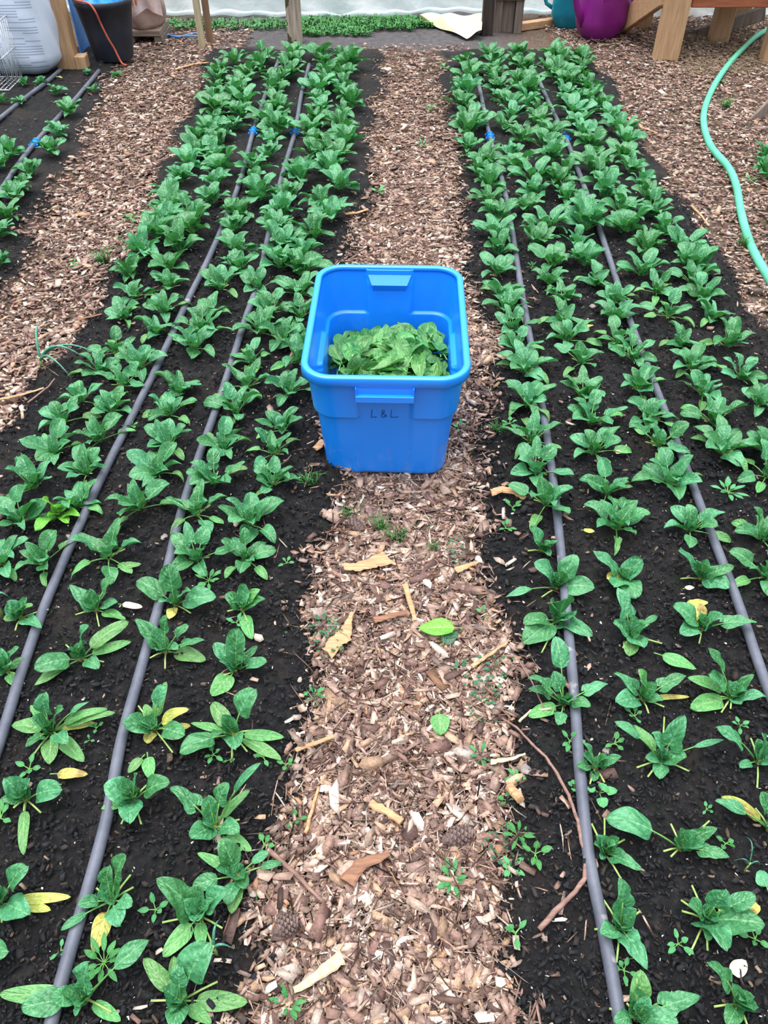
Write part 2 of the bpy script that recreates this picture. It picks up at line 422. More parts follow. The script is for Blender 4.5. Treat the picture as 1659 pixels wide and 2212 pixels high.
def np_mesh(name, V, F):
    me = bpy.data.meshes.new(name); k = F.shape[1]
    me.vertices.add(len(V)); me.vertices.foreach_set('co', V.astype(np.float32).ravel())
    me.loops.add(F.size); me.loops.foreach_set('vertex_index', F.astype(np.int32).ravel())
    me.polygons.add(len(F)); me.polygons.foreach_set('loop_start', np.arange(0, F.size, k, dtype=np.int32))
    me.polygons.foreach_set('loop_total', np.full(len(F), k, dtype=np.int32)); me.update(calc_edges=True); return me
make_ground()

# flakes: each an irregular hexagonal slab, thousands in one uncountable litter
def flakes(name, X, Y, L, Wd, T, tones, label, cat, mat, lift=0.0, tilt=.35, seed=1, square=.5):
    r = np.random.default_rng(seed); n = len(X)
    base = np.array([[-1, -.25], [-.55, -1], [.6, -.9], [1, .15], [.5, 1], [-.6, .85]])
    P = np.repeat(base[None], n, 0) + r.uniform(-.3, .3, (n, 6, 2))
    sq = r.random(n) < square
    box_ = np.array([[-1, -.9], [-.2, -1], [1, -.95], [1, .9], [.1, 1], [-.95, .95]])
    P[sq] = box_[None] + r.uniform(-.22, .22, (sq.sum(), 6, 2))
    P[..., 0] *= L[:, None] / 2; P[..., 1] *= Wd[:, None] / 2
    top = np.concatenate([P, (T[:, None, None] * .5) * np.ones((n, 6, 1))], 2)
    bot = np.concatenate([P * .92, (-T[:, None, None] * .5) * np.ones((n, 6, 1))], 2)
    V = np.concatenate([top, bot], 1)
    # bend
    V[..., 2] += r.uniform(-.12, .12, (n, 1)) * L[:, None] * (2 * V[..., 0] / L[:, None]) ** 2
    a = r.uniform(0, 2 * np.pi, n); tx = r.normal(0, tilt, n) * .8; ty = r.normal(0, tilt, n) * .35
    cx_, sx_ = np.cos(tx), np.sin(tx)
    y = V[..., 1] * cx_[:, None] - V[..., 2] * sx_[:, None]; z = V[..., 1] * sx_[:, None] + V[..., 2] * cx_[:, None]
    cy_, sy_ = np.cos(ty), np.sin(ty); x = V[..., 0] * cy_[:, None] + z * sy_[:, None]; z = -V[..., 0] * sy_[:, None] + z * cy_[:, None]
    ca, sa = np.cos(a), np.sin(a); xx = x * ca[:, None] - y * sa[:, None]; yy = x * sa[:, None] + y * ca[:, None]
    V[..., 0] = xx + X[:, None]; V[..., 1] = yy + Y[:, None]
    V[..., 2] = z + (G(X, Y) + r.uniform(0, 1, n) * lift + T * .5 + np.abs(np.sin(tx)) * Wd * .3)[:, None]
    V = V.reshape(-1, 3); o = (np.arange(n) * 12)[:, None]
    sides = [[i, i + 6, (i + 1) % 6 + 6, (i + 1) % 6] for i in range(6)]
    quads = [[0, 1, 2, 3], [0, 3, 4, 5]] + sides
    F = np.concatenate([o + np.array(q)[None] for q in quads], 0)
    me = np_mesh(name, V, F)
    c = np.repeat(tones, 12, 0); c = np.concatenate([c, np.ones((len(c), 1))], 1).astype(np.float32)
    at_ = me.color_attributes.new('tone', 'FLOAT_COLOR', 'POINT'); at_.data.foreach_set('color', c.ravel())
    me.materials.append(M[mat]); ob = bpy.data.objects.new(name, me); COL.objects.link(ob)
    return tag(ob, label, cat, kind='stuff')
CHIP = np.array([lin(c) for c in [(200, 172, 156), (176, 146, 132), (152, 122, 110), (222, 202, 188), (134, 104, 96), (112, 88, 82), (194, 160, 134), (166, 138, 128), (146, 126, 118), (236, 222, 210), (180, 138, 110), (96, 76, 72)]])
CHIP_P = np.array([.16, .16, .14, .10, .10, .07, .08, .08, .04, .03, .02, .02]); CHIP_P /= CHIP_P.sum()
def chip_path(name, label, x0, x1, y0, y1, nbig, nmid, nfib, seed, sel, dens):
    r = np.random.default_rng(seed); out = []
    for cnt, kind in ((nfib, 2), (nmid, 1), (nbig, 0)):
        X = r.uniform(x0, x1, cnt * 3); Y = y0 + (y1 - y0) * r.power(dens, cnt * 3) if dens != 1 else r.uniform(y0, y1, cnt * 3)
        if dens != 1: Y = y1 - (Y - y0)
        m = sel(X, Y) & (r.random(len(X)) < np.clip(1.04 - bedmask(X, Y) * 1.03, 0.008, 1)); X = X[m][:cnt]; Y = Y[m][:cnt]; n = len(X)
        if kind == 0: L = r.gamma(5, .0042, n) + .006; Wd = L * r.uniform(.14, .5, n); T = r.uniform(.001, .004, n)
        elif kind == 1: L = r.gamma(4, .0030, n) + .004; Wd = L * r.uniform(.18, .6, n); T = r.uniform(.001, .003, n)
        else: L = r.gamma(4, .0085, n) + .01; Wd = r.uniform(.0008, .0026, n); T = r.uniform(.0008, .002, n)
        L = np.minimum(L, .06)
        c = CHIP[r.choice(len(CHIP), n, p=CHIP_P)] * r.uniform(.46, 1.04, (n, 1))
        out.append((X, Y, L, Wd, T, c))
    cat = [np.concatenate([o[i] for o in out]) for i in range(6)]
    return flakes(name, *cat, label, 'wood chips', 'chips', lift=.009, seed=seed)
mid = lambda X, Y: (X > ex(E_CL, Y) - .22) & (X < ex(E_CR, Y) + .22) & (Y < Y_END + .2)
chip_path('wood_chips', 'pale wood chips and splinters covering the central path under the blue tub', -.75, .75, .2, 5.6, 11000, 22000, 22000, 3, mid, 1.9)
lefts = lambda X, Y: (X < ex(E_LR, Y) + .2) & (X > ex(E_LL, Y) - .2)
chip_path('wood_chips', 'wood chips covering the path on the left, between the leftmost bed and the left bed', -2.4, -.5, 1.2, 6.0, 7000, 11000, 6000, 4, lefts, 1.5)
rights = lambda X, Y: (X > ex(E_RL, Y) - .2) & (Y > 1.5)
chip_path('wood_chips', 'wood chips covering the wide path on the right under the green hose', .9, 3.4, 1.4, 6.6, 10000, 18000, 8000, 5, rights, 1.3)
# compost crumbs on the beds
def crumbs(name, label, n, y0, y1, x0, x1, Ls, seed, tones, mat='crumbs', thr=.35, fine=1.0):
    r = np.random.default_rng(seed); X = r.uniform(x0, x1, n); Y = y0 + (y1 - y0) * r.random(n) ** fine
    b = bedmask(X, Y); m = (b > thr + r.uniform(-.2, .2, n)) & ((b < .97) | (r.random(n) < .35) | (seed != 23)); X, Y = X[m], Y[m]; n = len(X)
    L = r.gamma(3, Ls / 3, n) + .0015; L = np.minimum(L, .022); Wd = L * r.uniform(.2, .6, n); T = L * r.uniform(.12, .3, n)
    c = tones[r.integers(0, len(tones), n)] * r.uniform(.6, 1.2, (n, 1))
    return flakes(name, X, Y, L, Wd, T, c, label, 'soil', mat, lift=.006, seed=seed, tilt=.6)
DK = np.array([(.010, .011, .014), (.016, .017, .021), (.022, .021, .023), (.008, .009, .010), (.035, .029, .026), (.014, .016, .018)])
crumbs('compost_crumbs', 'black crumbly compost lying on the soil of the planted beds', 150000, .22, 3.3, -1.9, 1.9, .0058, 21, DK, fine=1.7)
crumbs('perlite_specks', 'tiny white perlite specks scattered over the dark compost', 2600, .3, 3.2, -1.6, 1.6, .0022, 22, np.array([(.75, .75, .72), (.5, .48, .42)]), fine=1.4)
crumbs('soil_clods', 'small brown soil clods and bits of wood along the edges of the beds', 34000, .22, 5.2, -2.4, 2.6, .0055, 23, np.array([(.09, .06, .045), (.14, .10, .075), (.06, .045, .04), (.28, .20, .15)]), thr=.45, fine=1.2)

# ---------------------------------------------------------------- leaves
def leaf_geo(mb, p0, p1, Wd, arch=.25, fold=.18, roll=0, pet=None, shape=0, seed=0, curl=0, mat='leaf', nu=9, nv=13, pr=.0017, stalk='stalk', wave=1.0):
    r = random.Random(seed); p0 = Vector(p0); p1 = Vector(p1); d = p1 - p0; ln = d.length
    h = Vector((d.x, d.y, 0))
    if h.length < .004: a = r.uniform(0, 6.28); h = Vector((math.cos(a), math.sin(a), 0))
    h.normalize(); side0 = Vector((0, 0, 1)).cross(h)
    if pet is None: pet = min(.50, max(.10, 1 - 1.38 * Wd / ln))
    ctrl = p0 + d * .45 + (Vector((0, 0, 1)) * .9 - h * .15) * arch * ln
    def P(t): return p0 * (1 - t) ** 2 + ctrl * 2 * t * (1 - t) + p1 * t * t
    def T(t): return ((ctrl - p0) * (1 - t) + (p1 - ctrl) * t).normalized()
    ph1, ph2 = r.uniform(0, 6), r.uniform(0, 6); asym = r.uniform(-.12, .12); A = .055 * Wd
    hw = Wd / 2; nb = r.uniform(4.5, 6.5)
    def width(s):
        if shape == 0:   w = math.sin(math.pi * min(1, max(0, s)) ** .80) ** .50 * (1.03 - .16 * s)   # ovate
        elif shape == 1: w = (min(1, (s + .02) / .10) ** .7) * max(0, (1 - s)) ** .62 * 1.02 * (1 - .18 * math.exp(-((s - .33) / .12) ** 2)) # arrow
        else:            w = math.sin(math.pi * min(1, max(0, s)) ** .9) ** .75 * .72                  # oblong
        return max(w, .0) * hw
    def fn(u, v):
        s = v; t = pet + (1 - pet) * s; c = P(t); tg = T(t)
        S = (side0 - tg * side0.dot(tg)).normalized(); N = tg.cross(S)
        if roll:
            q = Quaternion(tg, roll * (.5 + .5 * s)); S = q @ S; N = q @ N
        x = 2 * u - 1; w = width(s)
        back = 0
        if shape == 1: back = -abs(x) ** 1.5 * .17 * ln * (1 - pet) * max(0, 1 - s * 5)
        ax = abs(x)
        q_ = s * nb - ax * 1.9
        env = (1 - ax ** 4) * min(1, ax * 5 + .1) * min(1, s * 5) * min(1, (1 - s) * 5)
        puck = A * (abs(math.sin(math.pi * q_)) ** .7 - .4) * 1.3 * env + A * .7 * math.sin(x * 7 + s * 11 + ph2) * env
        z = w * ax ** 1.4 * fold * 1.6 + puck + wave * .13 * hw * math.sin(s * 7.5 + ph1 + (1.7 if x > 0 else 0)) * ax ** 2
        z -= curl * ln * max(0, s - .45) ** 2
        return c + S * (x * w * (1 - .18 * abs(fold)) + asym * w * .3) + N * z + tg * back
    mb.grid(fn, nu, nv, mat)
    k = 5; ts = [i / k * (pet + (1 - pet) * .06) for i in range(k + 1)]
    mb.tube([P(t_) for t_ in ts], [pr * 1.15 - pr * .50 * i / k for i in range(k + 1)], stalk, 6)
def stub_geo(mb, p0, p1, r_=.0017): mb.tube([p0, (Vector(p0) + Vector(p1)) / 2 + Vector((0, 0, .003)), p1], [r_ * 1.1, r_, r_ * 1.05], 'stalk_cut', 6)

def rosette(seed, size=1.0, pale=2, stubs=3, full=False):
    """list of (kind, MB) in local coordinates"""
    r = random.Random(seed); out = []; a0 = r.uniform(0, 6.28)
    def L(n, el0, el1, l0, l1, w0, w1, kind='leaf', z=.004):
        nonlocal a0
        for i in range(n):
            a0 += 2.4 + r.uniform(-.35, .35); el = math.radians(r.uniform(el0, el1)); ln = r.uniform(l0, l1) * size
            p0 = Vector((math.cos(a0) * .006, math.sin(a0) * .006, z)); d = Vector((math.cos(a0) * math.cos(el), math.sin(a0) * math.cos(el), math.sin(el)))
            mb = MB(); p1 = p0 + d * ln
            leaf_geo(mb, p0, p1, r.uniform(w0, w1) * size, arch=r.uniform(.12, .32), fold=r.uniform(.05, .4), roll=r.uniform(-.6, .6), shape=r.choice([0, 0, 0, 1]), seed=r.randint(0, 9999), curl=r.uniform(0, .5), mat=kind)
            out.append(('leaf', mb))
    L(pale, 2, 8, .075, .105, .024, .032, 'leaf_pale', .006)
    L(r.choice([3, 4, 5]), 14, 40, .070, .108, .036, .054)
    L(r.choice([3, 4]), 42, 68, .068, .105, .036, .054)
    if full: L(4, 25, 70, .070, .11, .040, .056)
    L(4, 60, 82, .030, .055, .020, .034)
    for i in range(stubs):
        a = r.uniform(0, 6.28); ln = r.uniform(.02, .045) * size; el = r.uniform(.1, .6); mb = MB()
        stub_geo(mb, (math.cos(a) * .005, math.sin(a) * .005, .004), (math.cos(a) * ln * math.cos(el), math.sin(a) * ln * math.cos(el), .006 + ln * math.sin(el))); out.append(('cut_stalk', mb))
    return out
def merge(parts):
    mb = MB()
    for _, q in parts:
        o = len(mb.v); mb.v += q.v
        for k, w in q.uv.items(): mb.uv[o + k] = w
        ks = [mb.mat(m) for m in q.mats]
        for f, mi in zip(q.f, q.mi): mb.f.append(tuple(o + i for i in f)); mb.mi.append(ks[mi])
    return mb
NP = 9
PROTO = []
for i in range(NP):
    PROTO.append([(k, q.mesh('spinach_' + k)) for k, q in rosette(100 + i, 1.0, 1 + i % 3, 2 + i % 3)])
FARM = [merge([p for p in rosette(200 + i, 1.05, 0, 0, True)]).mesh('spinach_foliage') for i in range(8)]

PLANTS = []        # (bed, row, object) labels are written once every row is complete
def plant_copy(p, rz, sc, idx, bed, row):
    sc *= .92
    e = thing('spinach_plant', None, 'spinach plant', p, rz); e.scale = (sc, sc, sc)
    for k, me in PROTO[idx % NP]:
        o = bpy.data.objects.new(k, me); COL.objects.link(o); o.parent = e
        if me.materials[0] is M['leaf_pale']: o['label'] = 'pale green outer leaf'
    PLANTS.append((bed, row, e)); return e
def plant_far(p, rz, sc, idx, bed, row):
    o = bpy.data.objects.new('spinach_plant', FARM[idx % len(FARM)]); COL.objects.link(o); o.location = p
    o.rotation_euler = (0, 0, rz); o.scale = (sc,) * 3; o['category'] = 'spinach plant'; PLANTS.append((bed, row, o)); return o

# hand-placed foreground plants; tips given as pixels of the photograph and a height (m) above the soil
def custom(bed, row, crown, leaves, stubs=(), sc=None, core=4, seed=0):
    """leaves: (px, py, width_px, height_cm, kind, shape)"""
    fx, fy, fs = sc if sc else (0, 0, 1)
    cv = lambda x, y: (fx + x / fs, fy + y / fs)
    c = at(*cv(*crown)); r = random.Random(seed + int(crown[0] * 7 + crown[1]))
    e = thing('spinach_plant', None, 'spinach plant', c)
    for lf in leaves:
        x, y, w, h = lf[:4]; kind = lf[4] if len(lf) > 4 else 'g'; shp = lf[5] if len(lf) > 5 else r.choice([0, 0, 1])
        h += {'g': 0, 'p': .7, 'y': .7}[kind] if h < 2 else 0; tip = at(*cv(x, y), h / 100.0); d = tip - c; wm = w / fs / pxm(tip) * 1.22
        mb = MB(); low = h < 2
        leaf_geo(mb, (d.x * .04, d.y * .04, .004), d + Vector((0, 0, .003)), wm, arch=(.10 if low else .20), fold=r.uniform(.02, .16), roll=r.uniform(-.25, .25),
                 shape=shp if kind == 'g' else 0, seed=r.randint(0, 9999), curl=0 if low else r.uniform(0, .3), pet=None if kind == 'g' else .22, mat={'g': 'leaf', 'p': 'leaf_pale', 'y': 'leaf_yellow'}[kind], nu=13, nv=21, wave=1.1)
        o = mb.build('leaf', e)
        if kind == 'p': o['label'] = 'pale green old leaf'
        if kind == 'y': o['label'] = 'yellowing old leaf'
    for i in range(core):
        a = r.uniform(0, 6.28); el = r.uniform(1.0, 1.35); ln = r.uniform(.032, .060)
        d = Vector((math.cos(a) * math.cos(el), math.sin(a) * math.cos(el), math.sin(el))) * ln; mb = MB()
        leaf_geo(mb, (0, 0, .004), d, r.uniform(.024, .036), arch=.1, fold=.3, shape=0, seed=r.randint(0, 9999), mat='leaf'); mb.build('leaf', e)
    for (x, y) in stubs:
        tip = at(*cv(x, y), .012); d = tip - c; mb = MB(); stub_geo(mb, (d.x * .1, d.y * .1, .004), d); mb.build('cut_stalk', e)
    mb = MB(); mb.lathe([(.001, -.004), (.006, -.002), (.0065, .004), (.003, .009), (.0005, .010)], 'crown_red', n=10); mb.build('crown', e)
    PLANTS.append((bed, row, e)); return e

#--FOREGROUND--
CL = (0, 1300, 2.425); CR = (1000, 1400, 2.5175)
LB, RB, FLB, FRB = 'left', 'right', 'far left', 'far right'
custom(LB, 4, (110, 90), [(40, 5, 85, 5, 'g'), (215, 135, 80, 3, 'g'), (165, 15, 45, 6, 'p'), (20, 95, 50, 1, 'p'), (110, 30, 60, 6, 'g')], [(255, 40), (80, 150)], CL)
custom(LB, 3, (505, 50), [(362, -85, 95, 5, 'g', 1), (590, -125, 75, 8, 'g'), (615, 5, 60, 3, 'g'), (470, -60, 60, 6, 'g'), (660, 95, 55, 0, 'p')], [(395, 68), (520, 130)], CL)
custom(LB, 2, (920, 20), [(715, -110, 100, 5, 'g', 0), (880, -190, 105, 10, 'g', 0), (1130, -25, 110, 4, 'g'), (990, -60, 80, 8, 'g'), (830, 0, 60, 4, 'g'), (890, 95, 50, 0, 'y')], [(1000, 60)], CL)
custom(LB, 1, (1270, 45), [(1185, -40, 80, 4, 'g'), (1290, -90, 85, 7, 'g'), (1390, -10, 80, 5, 'g'), (1320, 200, 62, 0, 'p'), (1355, -60, 60, 6, 'p')], [(1190, 50), (1300, 110)], CL)
custom(LB, 4, (40, 370), [(0, 250, 80, 6, 'g'), (90, 235, 75, 7, 'g'), (130, 300, 45, 1, 'p'), (75, 440, 45, 0, 'p'), (-70, 340, 90, 3, 'g'), (50, 335, 50, 6, 'g')], [(100, 385)], CL)
custom(LB, 3, (425, 305), [(180, 350, 110, 4, 'g', 0), (440, 130, 85, 10, 'g'), (675, 100, 75, 3, 'p', 0), (515, 345, 70, 3, 'g'), (180, 445, 70, 0, 'p'), (690, 215, 52, 0, 'p'), (440, 220, 70, 6, 'g')], [(345, 225), (545, 315)], CL)
custom(LB, 2, (870, 265), [(710, 90, 105, 7, 'g', 1), (870, 75, 60, 9, 'g', 0), (985, 125, 60, 6, 'g', 0), (1075, 205, 55, 5, 'g', 1), (1080, 310, 75, 0, 'p'), (800, 200, 70, 5, 'g'), (930, 240, 60, 4, 'g')], [(785, 295), (865, 350)], CL)
custom(LB, 1, (1240, 365), [(1120, 220, 70, 5, 'g', 0), (1245, 145, 110, 11, 'g', 0), (1250, 225, 105, 7, 'g', 0), (1400, 320, 75, 4, 'g'), (1150, 310, 60, 4, 'g'), (1110, 500, 90, 0, 'p'), (1350, 235, 60, 4, 'g')], [(1140, 405)], CL)
custom(LB, 3, (275, 685), [(225, 490, 95, 10, 'g', 0), (65, 650, 75, 2, 'p', 0), (175, 610, 85, 6, 'g'), (605, 580, 50, 3, 'p', 2), (560, 555, 45, 4, 'p', 2), (465, 525, 45, 5, 'g', 2), (445, 840, 70, 0, 'p', 0), (265, 855, 80, 0, 'p'), (135, 760, 60, 3, 'g'), (345, 740, 80, 5, 'g', 0), (320, 555, 75, 8, 'g', 0), (500, 640, 45, 0, 'y'), (160, 545, 40, 4, 'p', 2)], [(150, 720), (170, 810)], CL, core=5)
custom(LB, 2, (810, 670), [(850, 445, 95, 11, 'g', 0), (645, 640, 110, 5, 'g', 0), (970, 700, 95, 4, 'g', 0), (985, 560, 60, 4, 'y', 0), (1000, 655, 45, 0, 'y', 2), (770, 745, 60, 0, 'y', 0), (760, 540, 50, 4, 'p', 0), (870, 420, 50, 6, 'p', 0)], [(725, 545), (905, 790)], CL)
custom(LB, 1, (1220, 700), [(1320, 465, 120, 11, 'g', 0), (935, 780, 115, 3, 'g', 0), (1110, 530, 75, 3, 'p', 0), (1235, 760, 100, 5, 'g', 0), (1000, 640, 42, 1, 'p', 2), (1490, 715, 55, 1, 'p', 0), (1475, 835, 62, 0, 'p', 0), (1110, 700, 75, 6, 'g', 2)], [(1215, 820), (1295, 785), (1305, 675)], CL)
custom(LB, 4, (140, 1040), [(30, 930, 105, 6, 'g', 0), (328, 985, 110, 5, 'g', 0), (125, 1330, 55, 0, 'p', 2), (10, 1040, 60, 2, 'g', 0), (130, 980, 50, 5, 'g')], [(70, 1080), (125, 1095), (215, 1105)], CL)
custom(LB, 2, (705, 1040), [(555, 965, 130, 6, 'g', 0), (885, 945, 105, 6, 'g', 0), (680, 1160, 110, 4, 'g', 0), (715, 905, 55, 8, 'g', 0), (530, 1090, 50, 1, 'p', 0)], [(780, 950), (740, 1165), (635, 1165)], CL, core=6)
custom(LB, 1, (1130, 1185), [(900, 965, 100, 7, 'g', 1), (1000, 1245, 115, 4, 'g', 0), (1180, 960, 90, 10, 'g', 0), (1350, 840, 60, 12, 'g', 2), (1250, 1200, 90, 4, 'g', 0), (1305, 985, 45, 5, 'p', 2), (1320, 1310, 60, 0, 'p', 0), (1090, 1020, 80, 7, 'g', 0)], [(1255, 1140), (1080, 1020), (1230, 1165)], CL)
custom(LB, 1, (1250, 1440), [(1165, 1250, 110, 7, 'g', 0), (1410, 1310, 60, 4, 'g', 2), (1485, 1365, 50, 3, 'g', 2), (1215, 1640, 75, 1, 'p', 0), (1350, 1565, 40, 0, 'g', 2), (1005, 1495, 80, 2, 'g', 0), (1035, 1320, 50, 2, 'p', 0), (1290, 1500, 70, 4, 'g', 0), (1185, 1580, 80, 3, 'g', 0)], [], CL)
custom(LB, 4, (15, 1580), [(130, 1390, 110, 8, 'g', 0), (150, 1640, 130, 4, 'g', 0), (-60, 1500, 110, 6, 'g'), (270, 1620, 55, 0, 'y', 2), (375, 1550, 50, 0, 'y', 2)], [(10, 1680)], CL)
custom(LB, 2, (590, 1570), [(650, 1335, 105, 11, 'g', 0), (320, 1725, 60, 2, 'g', 2), (560, 1400, 85, 8, 'g', 0), (690, 1590, 75, 4, 'g', 0), (630, 1695, 100, 4, 'g', 0), (410, 1590, 65, 3, 'g', 0), (495, 1840, 85, 0, 'y', 0)], [(685, 1430), (505, 1500), (700, 1495)], CL)
custom(LB, 1, (1050, 1650), [(830, 1450, 165, 8, 'g', 1), (1180, 1515, 115, 7, 'g', 0), (855, 1865, 85, 0, 'p', 0), (1020, 1660, 70, 5, 'g', 0), (1060, 1820, 60, 1, 'p', 0), (1110, 1560, 80, 6, 'g')], [(850, 1680), (1165, 1710), (1110, 1790)], CL)
custom(LB, 4, (-90, 1860), [(35, 1830, 110, 5, 'g', 0), (-60, 1750, 90, 6, 'g')], [], CL, core=1)
custom(LB, 2, (455, 2080), [(450, 1905, 125, 8, 'g', 0), (110, 2130, 120, 3, 'g', 0), (270, 2075, 90, 5, 'g', 0), (0, 2060, 85, 1, 'p', 0), (635, 2200, 62, 0, 'p', 0), (395, 2170, 60, 4, 'g'), (780, 1770, 120, 4, 'g', 2)], [(370, 2030), (585, 2150), (520, 2000)], CL)
custom(LB, 1, (950, 2095), [(1080, 1800, 165, 11, 'g', 0), (750, 1870, 75, 3, 'p', 0), (910, 1860, 65, 5, 'p', 0), (1300, 2100, 85, 1, 'p', 0), (940, 1910, 90, 7, 'g', 0), (910, 2230, 110, 4, 'g', 0), (1110, 2210, 60, 0, 'p', 0)], [(790, 2090), (1140, 1990)], CL)
# right bed foreground
custom(RB, 1, (545, 310), [(370, 150, 90, 8, 'g', 1), (510, -60, 90, 11, 'g', 0), (790, 190, 75, 4, 'g', 1), (355, 375, 70, 1, 'p', 0), (690, 310, 70, 4, 'g', 0), (520, 420, 60, 3, 'g', 0), (360, 215, 70, 4, 'g'), (490, 130, 75, 6, 'g', 0)], [(555, 410)], CR, core=6)
custom(RB, 2, (975, 285), [(825, 135, 90, 5, 'g', 1), (830, 300, 100, 3, 'g', 0), (965, 120, 75, 8, 'p', 0), (1215, 145, 90, 5, 'g', 1), (1090, 285, 55, 2, 'g', 0), (980, 175, 75, 7, 'g', 0), (1230, 270, 28, 0, 'y', 2)], [(1010, 355), (1095, 320)], CR)
custom(RB, 4, (1455, 275), [(1330, 0, 105, 11, 'g', 1), (1345, 140, 95, 7, 'g', 0), (1575, 145, 75, 6, 'g', 1), (1235, 330, 95, 1, 'p', 0), (1220, 160, 65, 3, 'p', 0), (1655, 260, 90, 3, 'g', 1), (1510, 310, 60, 2, 'g')], [(1405, 350), (1455, 330), (1350, 265)], CR, core=6)
custom(RB, 1, (715, 655), [(665, 520, 45, 7, 'g', 0), (860, 590, 70, 4, 'g', 1), (620, 645, 55, 3, 'g', 0), (710, 730, 45, 1, 'g')], [(745, 570), (770, 730), (690, 740)], CR)
custom(RB, 3, (1075, 615), [(830, 400, 70, 7, 'g', 2), (1200, 370, 130, 10, 'g', 1), (1050, 470, 90, 8, 'g', 0), (1215, 600, 100, 4, 'g', 0), (1065, 715, 75, 2, 'g', 0), (1420, 500, 40, 3, 'g', 2), (930, 415, 50, 3, 'p', 0), (1000, 600, 60, 3, 'g')], [(1005, 700), (1095, 375), (1230, 670), (945, 650)], CR, core=5)
custom(RB, 4, (1600, 620), [(1375, 430, 110, 8, 'g', 1), (1640, 470, 90, 8, 'g', 1), (1500, 650, 50, 1, 'g', 0), (1700, 600, 90, 4, 'g')], [(1600, 760), (1565, 490)], CR)
custom(RB, 1, (765, 1115), [(970, 1210, 95, 3, 'g', 1), (715, 1065, 50, 4, 'g', 0), (820, 1060, 50, 5, 'g', 0), (750, 1150, 35, 2, 'g')], [(770, 925), (700, 955), (880, 1040), (860, 1255)], CR, core=5)
custom(RB, 3, (1180, 1090), [(785, 905, 150, 5, 'g', 0), (1380, 980, 85, 5, 'g', 1), (1450, 1140, 85, 3, 'g', 1), (1200, 1010, 60, 6, 'g', 0)], [(1130, 955), (1090, 1105), (1340, 940), (1130, 1135)], CR, core=5)
custom(RB, 4, (1665, 990), [(1370, 830, 70, 4, 'g', 0), (1410, 800, 60, 3, 'y', 0), (1620, 790, 90, 7, 'g', 0)], [(1590, 870), (1560, 905)], CR)
custom(RB, 1, (850, 1520), [(865, 1265, 125, 11, 'g', 1), (755, 1560, 95, 4, 'g', 0), (1000, 1750, 125, 3, 'g', 1), (915, 1460, 55, 6, 'g', 0), (820, 1470, 50, 6, 'g')], [(765, 1370), (965, 1430), (715, 1530), (835, 1710)], CR, core=5)
custom(RB, 4, (1315, 1480), [(1235, 1390, 100, 6, 'g', 0), (1420, 1330, 110, 9, 'g', 0), (1640, 1500, 150, 5, 'g', 0), (1440, 1640, 190, 5, 'g', 1), (1620, 1400, 110, 2, 'y', 0), (1590, 1350, 90, 6, 'g', 0), (1330, 1590, 60, 3, 'g')], [(1245, 1290), (1185, 1370), (1190, 1430), (1405, 1430), (1330, 1645), (1230, 1670)], CR, core=6)
custom(RB, 2, (940, 2010), [(965, 1755, 105, 6, 'p', 0), (1290, 1890, 120, 4, 'g', 1), (1000, 1920, 80, 7, 'g', 0), (1170, 2040, 110, 3, 'g', 0), (825, 2030, 80, 3, 'g', 0)], [(890, 1930), (795, 1960), (1080, 1920)], CR, core=5)
custom(RB, 4, (1490, 1940), [(1345, 1710, 115, 11, 'g', 1), (1580, 1960, 100, 6, 'g', 0), (1440, 2050, 90, 3, 'g'), (1510, 1900, 60, 6, 'g')], [(1365, 1950), (1590, 1945), (1550, 2060)], CR, core=5)
# band between, px coordinates
custom(RB, 1, (1204, 1345), [(1130, 1390, 52, 3, 'g', 0), (1225, 1290, 48, 10, 'g', 0), (1280, 1375, 50, 3, 'g', 1), (1130, 1345, 36, 4, 'g', 0), (1190, 1300, 36, 8, 'g', 0), (1245, 1330, 40, 6, 'g', 0)], [(1170, 1410)], None, core=5)
custom(RB, 1, (1203, 1272), [(1160, 1215, 42, 8, 'g', 0), (1245, 1200, 38, 7, 'g', 0), (1285, 1270, 45, 3, 'g', 0), (1090, 1290, 25, 2, 'g', 2), (1210, 1235, 34, 6, 'g')], [(1170, 1290)], None, core=5)
custom(RB, 1, (1172, 1192), [(1145, 1140, 34, 7, 'g', 0), (1205, 1170, 24, 4, 'g', 1), (1190, 1200, 26, 2, 'g')], [(1140, 1190)], None, core=5)
custom(RB, 2, (1345, 1255), [(1280, 1190, 42, 6, 'g', 1), (1388, 1210, 44, 6, 'g', 0), (1375, 1290, 45, 3, 'g', 0), (1310, 1250, 30, 2, 'y', 0), (1325, 1270, 38, 4, 'g')], [(1380, 1290)], None, core=5)
custom(RB, 2, (1362, 1378), [(1335, 1270, 42, 9, 'g', 1), (1325, 1345, 40, 4, 'g', 0), (1400, 1350, 40, 5, 'g', 0), (1420, 1330, 20, 2, 'g', 2), (1360, 1420, 30, 0, 'p', 0), (1390, 1400, 40, 3, 'g')], [(1430, 1390), (1345, 1400)], None, core=5)
custom(RB, 4, (1515, 1360), [(1455, 1310, 46, 6, 'g', 0), (1490, 1295, 36, 3, 'y', 0), (1560, 1330, 44, 6, 'g', 0), (1635, 1345, 38, 4, 'g', 1), (1470, 1370, 36, 3, 'g', 0)], [(1510, 1390)], None, core=5)
custom(RB, 4, (1512, 1252), [(1465, 1190, 44, 8, 'g', 0), (1585, 1225, 44, 5, 'g', 1), (1575, 1270, 44, 3, 'g', 0), (1515, 1215, 34, 8, 'g')], [(1470, 1250)], None, core=5)


